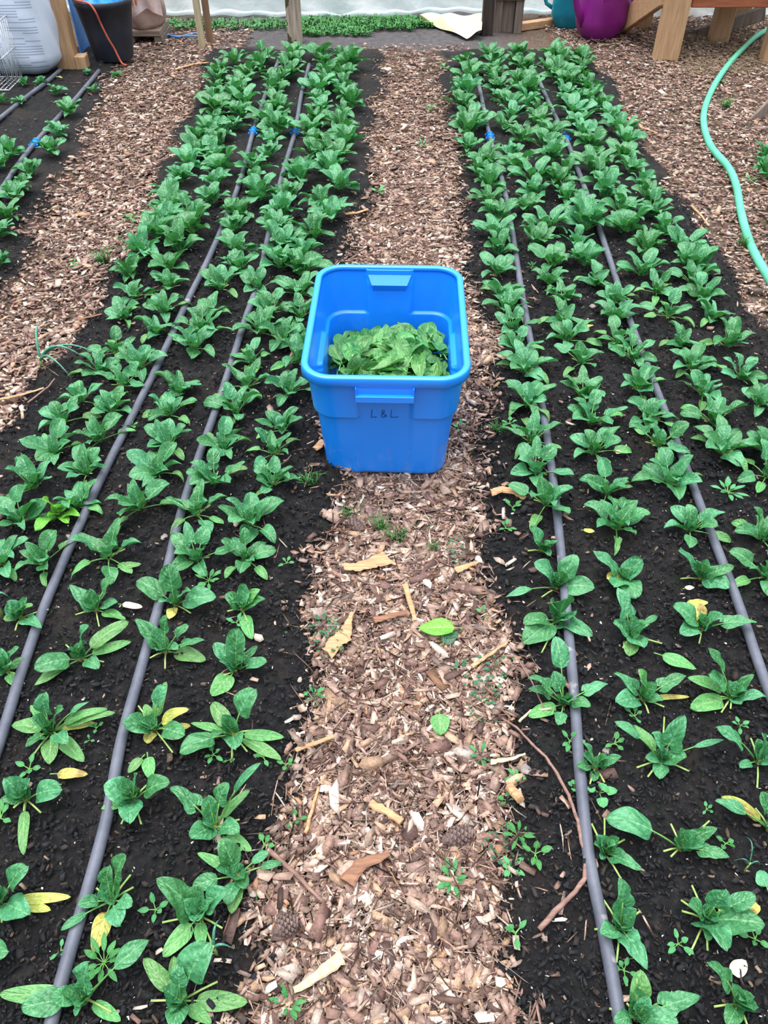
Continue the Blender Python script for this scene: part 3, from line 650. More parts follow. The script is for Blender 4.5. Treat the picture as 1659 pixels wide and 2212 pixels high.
#--MIDFIELD-- crowns in photograph pixels, near to far along each row
MID = {
 (LB, 1): [(532, 1212), (544, 1136), (591, 1051), (591, 984), (612, 933), (624, 853), (646, 786), (655, 748), (612, 739), (650, 690), (648, 640)],
 (LB, 2): [(426, 1212), (426, 1115), (464, 1047), (485, 971), (511, 895), (534, 840), (544, 786), (565, 722), (586, 680), (557, 628)],
 (LB, 3): [(236, 1208), (304, 1102), (342, 1026), (363, 967), (367, 900), (388, 849), (422, 756), (440, 720), (451, 684), (477, 628)],
 (LB, 4): [(97, 1220), (169, 1098), (190, 1026), (219, 954), (245, 891), (270, 836), (304, 798), (338, 722), (355, 680), (367, 625)],
 (LB, 5): [(8, 1220), (46, 1132), (76, 1056), (122, 980), (139, 916), (177, 870), (219, 807), (253, 765), (270, 690), (291, 646)],
 (RB, 1): [(1179, 1093), (1155, 1025), (1147, 958), (1139, 878), (1131, 807), (1115, 763), (1107, 715), (1095, 675), (1083, 644)],
 (RB, 2): [(1330, 1144), (1310, 1069), (1282, 981), (1274, 918), (1258, 862), (1254, 787), (1226, 739), (1215, 699), (1215, 655), (1187, 616)],
 (RB, 3): [(1489, 1148), (1445, 1049), (1421, 966), (1397, 910), (1377, 846), (1366, 779), (1334, 743), (1330, 695), (1326, 656), (1286, 616)],
 (RB, 4): [(1644, 1168), (1556, 981), (1540, 918), (1516, 858), (1493, 799), (1469, 747), (1441, 687), (1417, 636)],
 (RB, 5): [(1652, 1250), (1654, 1033), (1654, 989), (1636, 878), (1600, 822), (1572, 751), (1536, 691), (1516, 648), (1493, 616)],
}
rr = random.Random(7); cnt = 0
for (bed, row), pts in MID.items():
    for (x, y) in pts:
        p = at(x, y); plant_copy(p, rr.uniform(0, 6.28), rr.uniform(.86, 1.08), rr.randint(0, 99), bed, row); cnt += 1
FARROW = {
 (LB, 1): [(665, 600), (700, 500), (722, 400), (742, 300), (748, 200), (742, 118)],
 (LB, 2): [(590, 595), (620, 500), (650, 400), (685, 300), (700, 200), (695, 118)],
 (LB, 3): [(500, 590), (525, 500), (555, 400), (588, 300), (608, 200), (635, 118)],
 (LB, 4): [(385, 595), (420, 500), (455, 400), (490, 300), (530, 200), (565, 122)],
 (LB, 5): [(300, 605), (345, 500), (395, 400), (440, 300), (478, 200), (500, 128)],
 (RB, 1): [(1078, 605), (1068, 500), (1045, 400), (1020, 300), (1008, 200), (1005, 130)],
 (RB, 2): [(1180, 585), (1165, 500), (1135, 400), (1108, 300), (1082, 200), (1062, 125)],
 (RB, 3): [(1278, 585), (1250, 500), (1215, 400), (1178, 300), (1138, 200), (1115, 118)],
 (RB, 4): [(1400, 600), (1350, 500), (1305, 400), (1262, 300), (1215, 200), (1185, 125)],
 (RB, 5): [(1480, 590), (1432, 500), (1378, 400), (1325, 300), (1272, 200), (1240, 130)],
}
for (bed, row), pl in FARROW.items():
    w = [at(*q) for q in pl]; seg = [(w[i + 1] - w[i]).length for i in range(len(w) - 1)]; tot = sum(seg); s = rr.uniform(.0, .06)
    while s < tot:
        k = 0; q = s
        while q > seg[k] and k < len(seg) - 1: q -= seg[k]; k += 1
        p = w[k].lerp(w[k + 1], q / seg[k]); p.x += rr.uniform(-.035, .035); p.z = g1(p.x, p.y)
        plant_far(p, rr.uniform(0, 6.28), rr.uniform(.80, 1.18), rr.randint(0, 99), bed, row); s += rr.uniform(.125, .165)
for i, (x, y, s) in enumerate([(152, 250, 1), (130, 296, .9), (112, 335, 1), (68, 380, .95), (49, 412, .8), (24, 340, .9), (3, 361, 1), (35, 434, 1), (19, 475, .9), (5, 512, 1), (3, 573, .7), (122, 205, .7), (54, 185, .55), (90, 185, .5), (200, 199, .5), (43, 226, .5), (3, 223, .6), (190, 161, .4), (252, 170, .5)]):
    plant_far(at(x, y), rr.uniform(0, 6.28), s * .9, i, FLB, 1)
plant_far(at(1652, 345), .4, .9, 2, FRB, 1); plant_far(at(1650, 385), 2.4, .9, 5, FRB, 1)

# beyond 300 spinach plants the farthest ones become one uncountable mass
PLANTS.sort(key=lambda t_: t_[2].location.y)
main = [p_ for p_ in PLANTS if p_[0] in (LB, RB)]; extra = len(PLANTS) - 300
if extra > 0:
    rest = main[-extra:]; ids = set(id(p_[2]) for p_ in rest); V = []; F = []; 
    big = MB()
    for _, _, o in rest:
        me = o.data; R = Matrix.LocRotScale(o.location, o.rotation_euler, o.scale); off = len(big.v)
        big.v += [tuple(R @ v.co) for v in me.vertices]; ks = [big.mat(next(k for k in M if M[k] is m)) for m in me.materials]
        uvl = me.uv_layers[0].data
        for pl in me.polygons:
            big.f.append(tuple(off + i for i in pl.vertices)); big.mi.append(ks[pl.material_index])
            for li_, vi in zip(pl.loop_indices, pl.vertices): big.uv[off + vi] = tuple(uvl[li_].uv)
        bpy.data.objects.remove(o)
    tag(big.build('spinach_plants'), 'crowded spinach plants at the far ends of the two long beds', 'spinach plants', kind='stuff')
    PLANTS = [p_ for p_ in PLANTS if p_ not in rest]
ORD = ['', 'nearest', 'second', 'third', 'fourth', 'fifth', 'sixth', 'seventh', 'eighth', 'ninth', 'tenth', 'eleventh', 'twelfth', 'thirteenth', 'fourteenth', 'fifteenth', 'sixteenth', 'seventeenth', 'eighteenth', 'nineteenth', 'twentieth'] + ['twenty-' + o for o in ['first', 'second', 'third', 'fourth', 'fifth', 'sixth', 'seventh', 'eighth', 'ninth']] + ['thirtieth', 'thirty-first', 'thirty-second', 'thirty-third']
ROWN = {(LB, 1): 'row beside the central path', (LB, 2): 'row just right of the inner pipe', (LB, 3): 'row between the two pipes', (LB, 4): 'row just left of the outer pipe', (LB, 5): 'outermost row',
        (RB, 1): 'row beside the central path', (RB, 2): 'row just right of the inner pipe', (RB, 3): 'row just left of the outer pipe', (RB, 4): 'row just right of the outer pipe', (RB, 5): 'outermost row',
        (FLB, 1): 'patch', (FRB, 1): 'patch'}
byrow = {}
for b, r_, o in PLANTS: byrow.setdefault((b, r_), []).append(o)
for (b, r_), os_ in byrow.items():
    os_.sort(key=lambda o: o.location.y); n = len(os_)
    for i, o in enumerate(os_):
        if b == FLB: o['label'] = f"{ORD[i + 1]} spinach plant counted from the near end in the leftmost bed"
        elif b == FRB: o['label'] = f"{['nearer', 'farther'][i]} of two spinach plants at the right edge beside the green hose"
        else: o['label'] = f"{ORD[i + 1]} spinach plant from the near end, {b} bed, {ROWN[(b, r_)]}"
        o['group'] = {LB: 'spinach plants in the left bed', RB: 'spinach plants in the right bed', FLB: 'spinach plants in the leftmost bed', FRB: 'spinach plants by the green hose'}[b]

# ---------------------------------------------------------------- irrigation pipes
def px_path(pts, h=0.0, step=6):
    w = [at(*q, h) for q in pts]; out = []
    for i in range(len(w) - 1):
        a = w[max(i - 1, 0)]; b = w[i]; c = w[i + 1]; d = w[min(i + 2, len(w) - 1)]
        for k in range(step):
            t_ = k / step
            out.append(.5 * ((2 * b) + (-a + c) * t_ + (2 * a - 5 * b + 4 * c - d) * t_ ** 2 + (-a + 3 * b - 3 * c + d) * t_ ** 3))
    out.append(w[-1]); return out
def pipe(pts, r_, label, mat='pipe', name='irrigation_pipe', cat='pipe', group='grey irrigation pipes on the beds', coup=None, lab2=None):
    P_ = px_path(pts, r_ * .9); mb = MB(); mb.tube(P_, r_, mat, 16); o = mb.build(name); tag(o, label, cat, group)
    if coup:
        c = at(*coup, r_ * .9); i = min(range(1, len(P_) - 1), key=lambda k: (P_[k] - c).length); c = P_[i]; d = (P_[i + 1] - P_[i - 1]).normalized()
        e = thing('pipe_coupling', lab2, 'pipe coupling', c, group='blue pipe couplings')
        mb = MB(); mb.tube([-d * .030, -d * .018, -d * .016, d * .016, d * .018, d * .030], [r_ * 1.12, r_ * 1.18, r_ * 1.3, r_ * 1.3, r_ * 1.18, r_ * 1.12], 'coupling_blue', 20); mb.build('sleeve', e)
        for s in (-1, 1):
            mb = MB(); mb.tube([d * s * .014, d * s * .016, d * s * .026, d * s * .028], [r_ * 1.2, r_ * 1.62, r_ * 1.62, r_ * 1.2], 'coupling_blue', 12); co_ = mb.build('collar', e, smooth=False)
            for sg in (-1, 1):
                mb = MB(); sd = d.cross(Vector((0, 0, 1))).normalized()
                mb.box(d * s * .021 + sd * sg * r_ * 1.75, (.006, .012, .008), 'coupling_blue', bev=.001); mb.build('lug', co_, smooth=False)
    return o
PR = .0107
pipe([(95, 2300), (122, 2160), (190, 1920), (232, 1760), (262, 1600), (303, 1450), (345, 1300), (385, 1130), (425, 1000), (475, 860), (530, 690), (560, 600), (590, 460), (612, 370), (637, 285), (652, 200), (668, 140)], PR,
     'long grey pipe in the left bed, the one nearer the central path', coup=(638, 280), lab2='blue coupling on the inner pipe of the left bed')
pipe([(-90, 1850), (0, 1600), (50, 1440), (100, 1300), (165, 1150), (225, 1020), (290, 890), (345, 780), (405, 650), (450, 560), (497, 450), (525, 370), (547, 285), (575, 200), (604, 125)], PR,
     'long grey pipe in the left bed, the one nearer the left chip path', coup=(545, 287), lab2='blue coupling on the outer pipe of the left bed')
pipe([(1352, 2300), (1335, 2180), (1300, 1990), (1272, 1850), (1252, 1660), (1240, 1500), (1222, 1300), (1200, 1080), (1178, 920), (1150, 760), (1122, 600), (1103, 480), (1085, 390), (1058, 295), (1042, 220), (1028, 150)], PR,
     'long grey pipe in the right bed, the one nearer the central path', coup=(1059, 300), lab2='blue coupling on the inner pipe of the right bed')
pipe([(1750, 1720), (1652, 1470), (1590, 1290), (1520, 1110), (1460, 950), (1410, 820), (1360, 690), (1330, 600), (1290, 480), (1255, 385), (1222, 298), (1180, 210), (1150, 140)], PR,
     'long grey pipe in the right bed, the one nearer the green hose', coup=(1223, 300), lab2='blue coupling on the outer pipe of the right bed')
pipe([(-140, 620), (0, 415), (40, 355), (75, 310), (120, 260), (165, 212), (214, 153)], PR, 'short grey pipe in the leftmost bed, the one nearer the left path', coup=(74, 313), lab2='blue coupling on the grey pipe in the leftmost bed')
pipe([(-180, 400), (-60, 305), (0, 256), (60, 208), (100, 178), (132, 150)], PR, 'bluish pipe at the far left running up to the white sack')

# green garden hose, arching over the right path
def hose():
    pts = [(1780, 30, .05), (1659, 64, .04), (1600, 110, .03), (1555, 165, .02), (1527, 220, .016), (1520, 265, .016), (1535, 315, .016), (1572, 360, .016), (1590, 400, .016), (1601, 460, .016), (1622, 530, .016), (1659, 598, .016), (1720, 690, .016), (1850, 850, .016)]
    w = [at(a, b, c) for a, b, c in pts]; out = []
    for i in range(len(w) - 1):
        a = w[max(i - 1, 0)]; b = w[i]; c = w[i + 1]; d = w[min(i + 2, len(w) - 1)]
        for k in range(8):
            t_ = k / 8; out.append(.5 * ((2 * b) + (-a + c) * t_ + (2 * a - 5 * b + 4 * c - d) * t_ ** 2 + (-a + 3 * b - 3 * c + d) * t_ ** 3))
    mb = MB(); mb.tube(out, .0155, 'hose_green', 16); tag(mb.build('garden_hose'), 'mint green garden hose curving over the right chip path', 'hose')
hose()

#--TUB--
TUB_H, TUB_W, TUB_L = .340, .402, .548
tubc = (at_z(838, 821, TUB_H) + Vector((0, TUB_L / 2, 0))); 
TX = tubc.x; TY = tubc.y
def rr_pts(a, b, r_, n=264):
    """rounded rectangle, half sizes a,b: list of (x, y, nx, ny)"""
    segs = []; L1 = 2 * (a - r_); L2 = 2 * (b - r_); q = math.pi * r_ / 2; per = 2 * L1 + 2 * L2 + 4 * q; out = []
    for i in range(n):
        s = i / n * per
        for (ln, kind) in ((L1, 'f'), (q, 'c0'), (L2, 'r'), (q, 'c1'), (L1, 'b'), (q, 'c2'), (L2, 'l'), (q, 'c3')):
            if s < ln: break
            s -= ln
        if kind == 'f': out.append((-a + r_ + s, -b, 0, -1))
        elif kind == 'r': out.append((a, -b + r_ + s, 1, 0))
        elif kind == 'b': out.append((a - r_ - s, b, 0, 1))
        elif kind == 'l': out.append((-a, b - r_ - s, -1, 0))
        else:
            k = int(kind[1]); th = -math.pi / 2 + k * math.pi / 2 + s / r_
            c = [(a - r_, -b + r_), (a - r_, b - r_), (-a + r_, b - r_), (-a + r_, -b + r_)][k]
            out.append((c[0] + r_ * math.cos(th), c[1] + r_ * math.sin(th), math.cos(th), math.sin(th)))
    return out
def sst(a, b, x):
    t_ = min(1, max(0, (x - a) / (b - a))); return t_ * t_ * (3 - 2 * t_)
def tub():
    e = thing('storage_tub', 'bright blue plastic storage tub holding picked spinach on the central path', 'tub', (TX, TY, .003), math.radians(-1.5))
    n = 264; Wt, Lt = TUB_W / 2 - .020, TUB_L / 2 - .020; tp = .026       # wall at the top / taper to the base
    def ring(z, inset, rad=.055):
        f = z / TUB_H; a = Wt - tp * (1 - f); b = Lt - tp * (1 - f); pts = rr_pts(a, b, rad - .008 * (1 - f), n); out = []
        for (x, y, nx, ny) in pts:
            end = abs(ny) > .9; pan = 0; zs = .206
            if end: pan = 1 - sst(.060, .068, abs(x)); 
            else: 
                bump = 1 - sst(.075, .095, abs(y)); zs = .206 + .04 * bump * (abs(nx) > .9)
            if abs(nx) > .9: pan = 0
            off = .0085 * sst(zs - .0022, zs + .0022, z) * (1 - pan)
            if abs(nx) > .9: off -= .006 * (1 - sst(zs - .0022, zs + .0022, z)) * (1 - sst(.075, .095, abs(y)))
            off += -.003 * pan * (1 - sst(TUB_H - .05, TUB_H - .03, z))
            off -= inset
            out.append(Vector((x + nx * off, y + ny * off, z)))
        return out
    # base curve, outer wall up, inner wall down, inner floor
    rings = []
    for k in range(6):
        a_ = k / 5 * math.pi / 2; R_ = .018; rings.append(ring(R_ - R_ * math.cos(a_) + .0, R_ * (1 - math.sin(a_))))
    zs = [.018 + (TUB_H - .006 - .018) * i / 120 for i in range(1, 121)]
    rings += [ring(z, 0) for z in zs]; rings += [ring(z, .0032) for z in reversed(zs)] + [ring(.012, .010)]
    mb = MB(); vs = [v for r_ in rings for v in r_]; fs = []
    for i in range(len(rings) - 1):
        for k in range(n): fs.append((i * n + k, i * n + (k + 1) % n, (i + 1) * n + (k + 1) % n, (i + 1) * n + k))
    fs.append(tuple(range(n))[::-1]); fs.append(tuple((len(rings) - 1) * n + k for k in range(n)))
    mb.add(vs, fs, 'blue_plastic'); body = mb.build('body', e)
    # rim: flat rolled lip with a hanging skirt
    base = rr_pts(Wt, Lt, .055, n)
    prof = [(.004, -.012), (.005, -.003), (.0075, -.0006), (.011, 0), (.0185, -.0004), (.0212, -.002), (.0224, -.005), (.0232, -.025), (.0215, -.026), (.0200, -.024), (.0192, -.006), (.0085, -.0045), (.0065, -.012)]
    prof = [(p_[0] - .0025, p_[1]) for p_ in prof]
    mb = MB(); vs = [Vector((x + nx * o_, y + ny * o_, TUB_H + dz)) for (o_, dz) in prof for (x, y, nx, ny) in base]; m_ = len(prof)
    fs = [(i * n + k, i * n + (k + 1) % n, ((i + 1) % m_) * n + (k + 1) % n, ((i + 1) % m_) * n + k) for i in range(m_) for k in range(n)]
    mb.add(vs, fs, 'blue_plastic'); mb.build('rim', e)
    # handles on both short ends
    for s in (-1, 1):
        y0 = s * (Lt + .0205); mb = MB()
        zt, zb = TUB_H - .024, TUB_H - .046
        mb.box((0, s * (Lt + .0185), (zt + zb) / 2), (.136, .003, zt - zb), 'blue_plastic')
        mb.box((0, y0 + s * .003, zb), (.136, .012, .003), 'blue_plastic', bev=.001)
        mb.box((0, y0 + s * .0085, zb - .007), (.136, .0025, .016), 'blue_plastic', bev=.0008)
        for sx_ in (-1, 1):
            mb.box((sx_ * .0675, y0 - s * .006, (zt + zb) / 2 - .006), (.003, .026, zt - zb + .012), 'blue_plastic', bev=.0008)
        mb.build('handle', e, smooth=False)
    # sloped ledge added to the far inner wall so its face catches skylight
    yb = Lt - .004; mb = MB(); z0, z1 = TUB_H - .020, TUB_H - .042
    vs = [(-.060, yb - .001, z0), (.060, yb - .001, z0), (.049, yb - .020, z1), (-.049, yb - .020, z1), (-.044, yb - .004, z1 - .030), (.044, yb - .004, z1 - .030), (-.060, yb + .003, z0), (.060, yb + .003, z0)]
    mb.add([Vector(v) for v in vs], [(0, 3, 2, 1), (3, 4, 5, 2), (0, 6, 4), (0, 4, 3), (1, 2, 5), (1, 5, 7)], 'blue_plastic')
    mb.build('added_lit_ledge', e, smooth=False)
    # handwritten L & L
    def wall_y(z): return -(Lt - tp * (1 - z / TUB_H) - .003) - .0012
    S_ = .00114; ox, oz = -.0345, .204
    def st(pts):
        P_ = [];
        for (x, z) in pts:
            X_ = ox + x * .001; Z_ = oz + z * .001; P_.append(Vector((X_, wall_y(Z_), Z_)))
        return P_
    strokes = [[(3, 24), (2, 12), (0, 0), (7, 0.5), (14, 1)], [(50, 24), (49, 12), (48, 1), (57, 1), (66, 2)],
               [(38, 2), (33, 8), (28, 14), (26, 19), (29, 23), (33, 21), (33, 17), (28, 12), (25, 7), (26, 2), (31, 0), (35, 3), (38, 9)]]
    for k, sk in enumerate(strokes):
        mb = MB(); mb.tube(st(sk), .0007, 'marker', 6); o = mb.build('marker_letter', e)
        o['label'] = ['handwritten letter L', 'handwritten second letter L', 'handwritten ampersand'][k]
    return e
tub()
# picked leaves filling the tub
def picked():
    r = random.Random(5); R0 = Matrix.Rotation(math.radians(-1.5), 3, 'Z'); C = Vector((TX, TY, 0))
    def hmound(x, y): return .190 + .012 * math.sin(x * 14 + 1) + .010 * math.cos(y * 17) - .028 * (y / .22)
    protos = []
    for i in range(12):
        mb = MB(); ln = r.uniform(.092, .128)
        leaf_geo(mb, (-ln * .5, 0, 0), (ln * .5, 0, r.uniform(-.01, .015)), r.uniform(.045, .062), arch=r.uniform(-.05, .2), fold=r.uniform(-.1, .45), shape=r.choice([0, 0, 1]), seed=i * 31, curl=r.uniform(-.4, .7), mat='leaf_picked' if i % 4 else 'leaf_pale', nu=11, nv=15, wave=.7, roll=r.uniform(-.3, .3))
        protos.append(mb.mesh('picked_leaf'))
    # deep layer
    big = MB()
    def put(x, y, z, tilt): return Matrix.Translation(C + R0 @ Vector((x, y, 0)) + Vector((0, 0, z))) @ Matrix.Rotation(r.uniform(0, 6.28) if abs(x) < .085 else r.choice([-1, 1]) * 1.57 + r.uniform(-.45, .45), 4, 'Z') @ Matrix.Rotation(r.gauss(0, tilt), 4, 'X') @ Matrix.Rotation(r.gauss(0, tilt * .7), 4, 'Y')
    for k in range(260):
        x = r.uniform(-.115, .115); y = r.uniform(-.165, .17); me = protos[k % 12]; Mx = put(x, y, hmound(x, y) - r.uniform(.02, .08), .5); off = len(big.v)
        big.v += [tuple(Mx @ v.co) for v in me.vertices]; ks = [big.mat('leaf_picked' if m.name != 'stalk' else 'stalk') for m in me.materials]
        uvl = me.uv_layers[0].data
        for pl in me.polygons:
            big.f.append(tuple(off + i for i in pl.vertices)); big.mi.append(ks[pl.material_index])
            for li_, vi in zip(pl.loop_indices, pl.vertices): big.uv[off + vi] = tuple(uvl[li_].uv)
    tag(big.build('spinach_leaves'), 'picked spinach leaves packed below the top layer in the blue tub', 'spinach leaves', kind='stuff')
    n = 0
    for k in range(145):
        x = r.uniform(-.142, .142); y = r.uniform(-.190, .185)
        o = bpy.data.objects.new('spinach_leaf', protos[r.randint(0, 11)]); COL.objects.link(o)
        o.matrix_world = put(x, y, hmound(x, y) + r.uniform(-.012, .02), .42) @ Matrix.Scale(r.uniform(.85, 1.1), 4)
        q_ = o.matrix_world.to_3x3() @ Vector((1, 0, 0)); lx = o.location.x - TX; ly = o.location.y - TY
        dr = ['right', 'away from the camera', 'left', 'toward the camera'][int(((math.atan2(q_.y, q_.x) + math.pi / 4) % (2 * math.pi)) // (math.pi / 2))]
        zn = f"{'near' if ly < -.08 else 'far' if ly > .07 else 'middle'} {'left' if lx < -.045 else 'right' if lx > .045 else 'centre'}"
        sh = 'pale green' if o.data.materials[0] is M['leaf_pale'] else 'dark green'
        tag(o, f"{sh} picked spinach leaf pointing {dr}, {zn} of the tub heap", 'spinach leaf', 'picked spinach leaves in the tub')
picked()

#--SMALL THINGS--
def weed_mesh(seed, n=8, ln=.03, w=.010, up=.35, shape=2, mat='weed'):
    r = random.Random(seed); mb = MB()
    for i in range(n):
        a = i * 2.4 + r.uniform(-.3, .3); el = r.uniform(.05, up) + (.5 if i > n * .7 else 0); l_ = ln * r.uniform(.6, 1.1)
        d = Vector((math.cos(a) * math.cos(el), math.sin(a) * math.cos(el), math.sin(el))) * l_
        leaf_geo(mb, (0, 0, .003), d + Vector((0, 0, .004)), w * r.uniform(.8, 1.2), arch=.15, fold=.1, shape=shape, seed=r.randint(0, 999), mat=mat, nu=5, nv=7, pr=.0008, stalk='stalk', pet=.35)
    return mb.mesh('weed')
WM = {'small': [weed_mesh(i, 5, .024, .011) for i in range(4)], 'rosette': [weed_mesh(20 + i, 11, .042, .014, .5) for i in range(3)],
      'tiny': [weed_mesh(40 + i, 4, .015, .008) for i in range(3)], 'round': [weed_mesh(60 + i, 4, .04, .024, .3, 0) for i in range(2)]}
def patch_mesh(seed, rad=.06, n=60, spiky=False):
    r = random.Random(seed); mb = MB()
    for i in range(n):
        a = r.uniform(0, 6.28); q = rad * math.sqrt(r.random()); x, y = q * math.cos(a), q * .8 * math.sin(a)
        if spiky:
            h = r.uniform(.02, .05); a2 = r.uniform(0, 6.28); mb.tube([(x * .4, y * .4, 0), (x * .7 + .3 * h * math.cos(a2) * .5, y * .7, h * .7), (x + h * .5 * math.cos(a2), y + h * .5 * math.sin(a2), h * .9)], [.0012, .001, .0003], 'grass', 4)
        else:
            z = r.uniform(.003, .016); l_ = r.uniform(.006, .011); d = Vector((math.cos(a * 5) * l_, math.sin(a * 5) * l_, r.uniform(0, .003)))
            leaf_geo(mb, (x, y, z), Vector((x, y, z)) + d, l_ * .8, arch=.1, fold=.1, shape=0, seed=i, mat='creeper', nu=3, nv=4, pr=.0005, pet=.1)
    return mb.mesh('patch')
PM = {'clover': [patch_mesh(1), patch_mesh(2, .07, 75)], 'grass': [patch_mesh(3, .03, 26, True), patch_mesh(4, .04, 34, True)]}
k_ = 0
def small(kind, x, y, label, sc=1.0, grp=None):
    global k_; k_ += 1
    src = WM.get(kind) or PM.get(kind); o = bpy.data.objects.new({'clover': 'creeping_weed', 'grass': 'grass_tuft'}.get(kind, 'weed_seedling'), src[k_ % len(src)]); COL.objects.link(o)
    o.location = at(x, y); o.location.z += .002; o.rotation_euler = (0, 0, k_ * 1.7); o.scale = (sc,) * 3
    tag(o, label, {'grass': 'grass'}.get(kind, 'weed'), grp)
WEEDS = [
 ('small', 66, 1665, 'narrow-leaved weed seedling behind the pale fallen leaf at lower left', 1.3), ('small', 462, 1634, 'four-leaved weed seedling below the big spinach plant near the left bed edge', 1.2),
 ('tiny', 499, 1644, 'tiny weed just right of the four-leaved seedling in the left bed', 1), ('small', 511, 1349, 'weed seedling at the base of a spinach plant, left bed edge', 1),
 ('small', 338, 1968, 'weed seedling right of the stained grey pipe in the left bed', 1.2), ('rosette', 227, 2083, 'long-leaved weed right of the inner left pipe near the bottom', 1.0),
 ('rosette', 622, 2172, 'bright weed rosette at the bottom left of the chip path', .75), ('small', 4, 1772, 'feathery weed at the left edge of the photo', 1.4),
 ('tiny', 570, 1640, 'pair of tiny weeds on the brown soil left of the chips', 1.6), ('tiny', 620, 1655, 'tiny weed closest to the chips beside the left bed', 1.4),
 ('tiny', 572, 1830, 'bluish tiny weed on soil near the lower left chip edge', 1.7), ('small', 640, 1775, 'three-leaved seedling at the left border of the chip path', 1.1),
 ('rosette', 680, 1506, 'compact weed rosette on the brown soil left of the chip path', .62), ('small', 712, 1351, 'four-leaved seedling right of the creeping weed patch', 1),
 ('rosette', 451, 1258, 'star-shaped weed beside the tall spinach plant in the left bed', .9), ('tiny', 210, 1576, 'tiny clover-like weed between the two left pipes', 1.2), ('tiny', 195, 1602, 'tiny weed just below the clover-like one between the left pipes', 1.),
 ('tiny', 134, 2057, 'tiny pale seedling left of the inner pipe near the bottom', 1.2), ('small', 286, 925, 'weed seedling touching the outer left pipe', 1.1), ('small', 68, 958, 'small weed at the outer edge of the left bed', 1.2),
 ('small', 285, 478, 'weed at the left path edge, beside the far spinach', 1.8), ('tiny', 160, 578, 'tiny weed on the left chip path', 2), ('small', 620, 1220, 'pale weed at the border of left bed and path', 1.0),
 ('small', 1463, 2042, 'five-leaved seedling on bare brown soil in the right bed', 1.1), ('small', 1346, 2099, 'seedling tucked against the inner right pipe near the bottom', 1.1),
 ('small', 1369, 1551, 'seedling behind the large spinach plant between the right pipes', 1.2), ('small', 1596, 1571, 'pale seedling near the right edge of the photo', 1.0),
 ('small', 1230, 1605, 'light green seedling left of the inner right pipe', 1.2), ('tiny', 1326, 1611, 'small seedling beside a pale stone in the right bed', 1.8), ('small', 1628, 2032, 'leafy weed below the largest right bed plant', 1.4),
 ('rosette', 1119, 1809, 'larger light green weed right of the pine cone', .72), ('small', 1155, 1848, 'weed seedling between the pine cone weed and the twig', 1.3), ('small', 1103, 1878, 'low seedling below the larger pine cone weed', 1.2),
 ('small', 1115, 1684, 'seedling beside the brown wood chunk on the right path edge', 1.1), ('small', 1095, 1734, 'leafy seedling just below the brown wood chunk', 1.1), ('rosette', 1038, 1636, 'broad weed rosette on the right edge of the chips', .72),
 ('round', 1294, 1716, 'round-leaved weed against the inner right pipe', .8), ('round', 1240, 1702, 'round single leaf weed left of the inner right pipe', .45), ('rosette', 975, 1905, 'spreading green weed in the middle of the lower chip path', .85),
 ('small', 1092, 1145, 'small weed on the soil right of the chip path', 1.1), ('tiny', 1045, 1330, 'tiny weed on the soil below the right bed edge', 1.6), ('tiny', 1112, 2020, 'bluish tiny weed left of the twig end', 1.8),
 ('tiny', 1565, 1826, 'tiny clover-like weed at the far right of the right bed', 1.4), ('tiny', 1524, 1752, 'tiny pale seedling in the middle of the right bed', 1.1), ('rosette', 1570, 1068, 'straggly weed between spinach plants right of the outer pipe', 1.15),
 ('small', 1100, 920, 'dull green weed beside the row at the right path edge', 1.6), ('small', 995, 930, 'small weed at the lower right corner of the tub', 1.3), ('small', 1106, 1100, 'light green seedling near the curved bark', 1.2),
 ('rosette', 1150, 580, 'weed between right bed rows level with the tub back', .6), ('small', 930, 240, 'weed on the far part of the central path', 2.4), ('small', 912, 318, 'weed on the central path beyond the tub', 1.6),
 ('small', 818, 420, 'weed at the left edge of the path beyond the tub', 1.8), ('small', 1620, 395, 'weed on the soil right of the green hose', 1.8), ('small', 1560, 180, 'small weed under the green hose bend', 1.2),
 ('small', 960, 152, 'weed at the far end of the central path', 2.2), ('small', 520, 150, 'weed at the far left shoulder of the left bed', 1.6)]
for w_ in WEEDS: small(w_[0], w_[1], w_[2], w_[3], w_[4] if len(w_) > 4 else 1, 'weed seedlings')
for (x, y, l_, s) in [(680, 1376, 'creeping small-leaved weed on dark soil left of the chips', 1.0), (1000, 1190, 'feathery creeping weed on the right half of the path', .8), (1065, 1470, 'creeping weed patch where the twig begins', 1.1), (1050, 1530, 'creeping weed just below the twig patch', .8), (1105, 1830, 'creeping weed among the seedlings by the pine cone', .7),
                      (765, 1092, 'greyish creeping weed below the blue tub', .6), (932, 1137, 'bluish creeping weed in the chips below the tub', .5)]: small('clover', x, y, l_, s)
for (x, y, l_, s) in [(822, 1148, 'grass tuft on the chips below the tub, left one', 1.0), (857, 1166, 'grass tuft on the chips below the tub, right one', .9), (1072, 935, 'grass tuft beside the right bed level with the tub', .8), (670, 1050, 'grass tuft at the left bed edge by the tub base', .9),
                      (748, 1120, 'thin grass blades beside the upper pine cone', .7), (1565, 235, 'bright grass tuft on the right path near the hose', 1.2), (1602, 535, 'thin grass tuft against the green hose', 1.1), (225, 570, 'grass tuft on the left path edge', 1.2), (935, 1190, 'thin grass in the upper chips', .6)]: small('grass', x, y, l_, s)

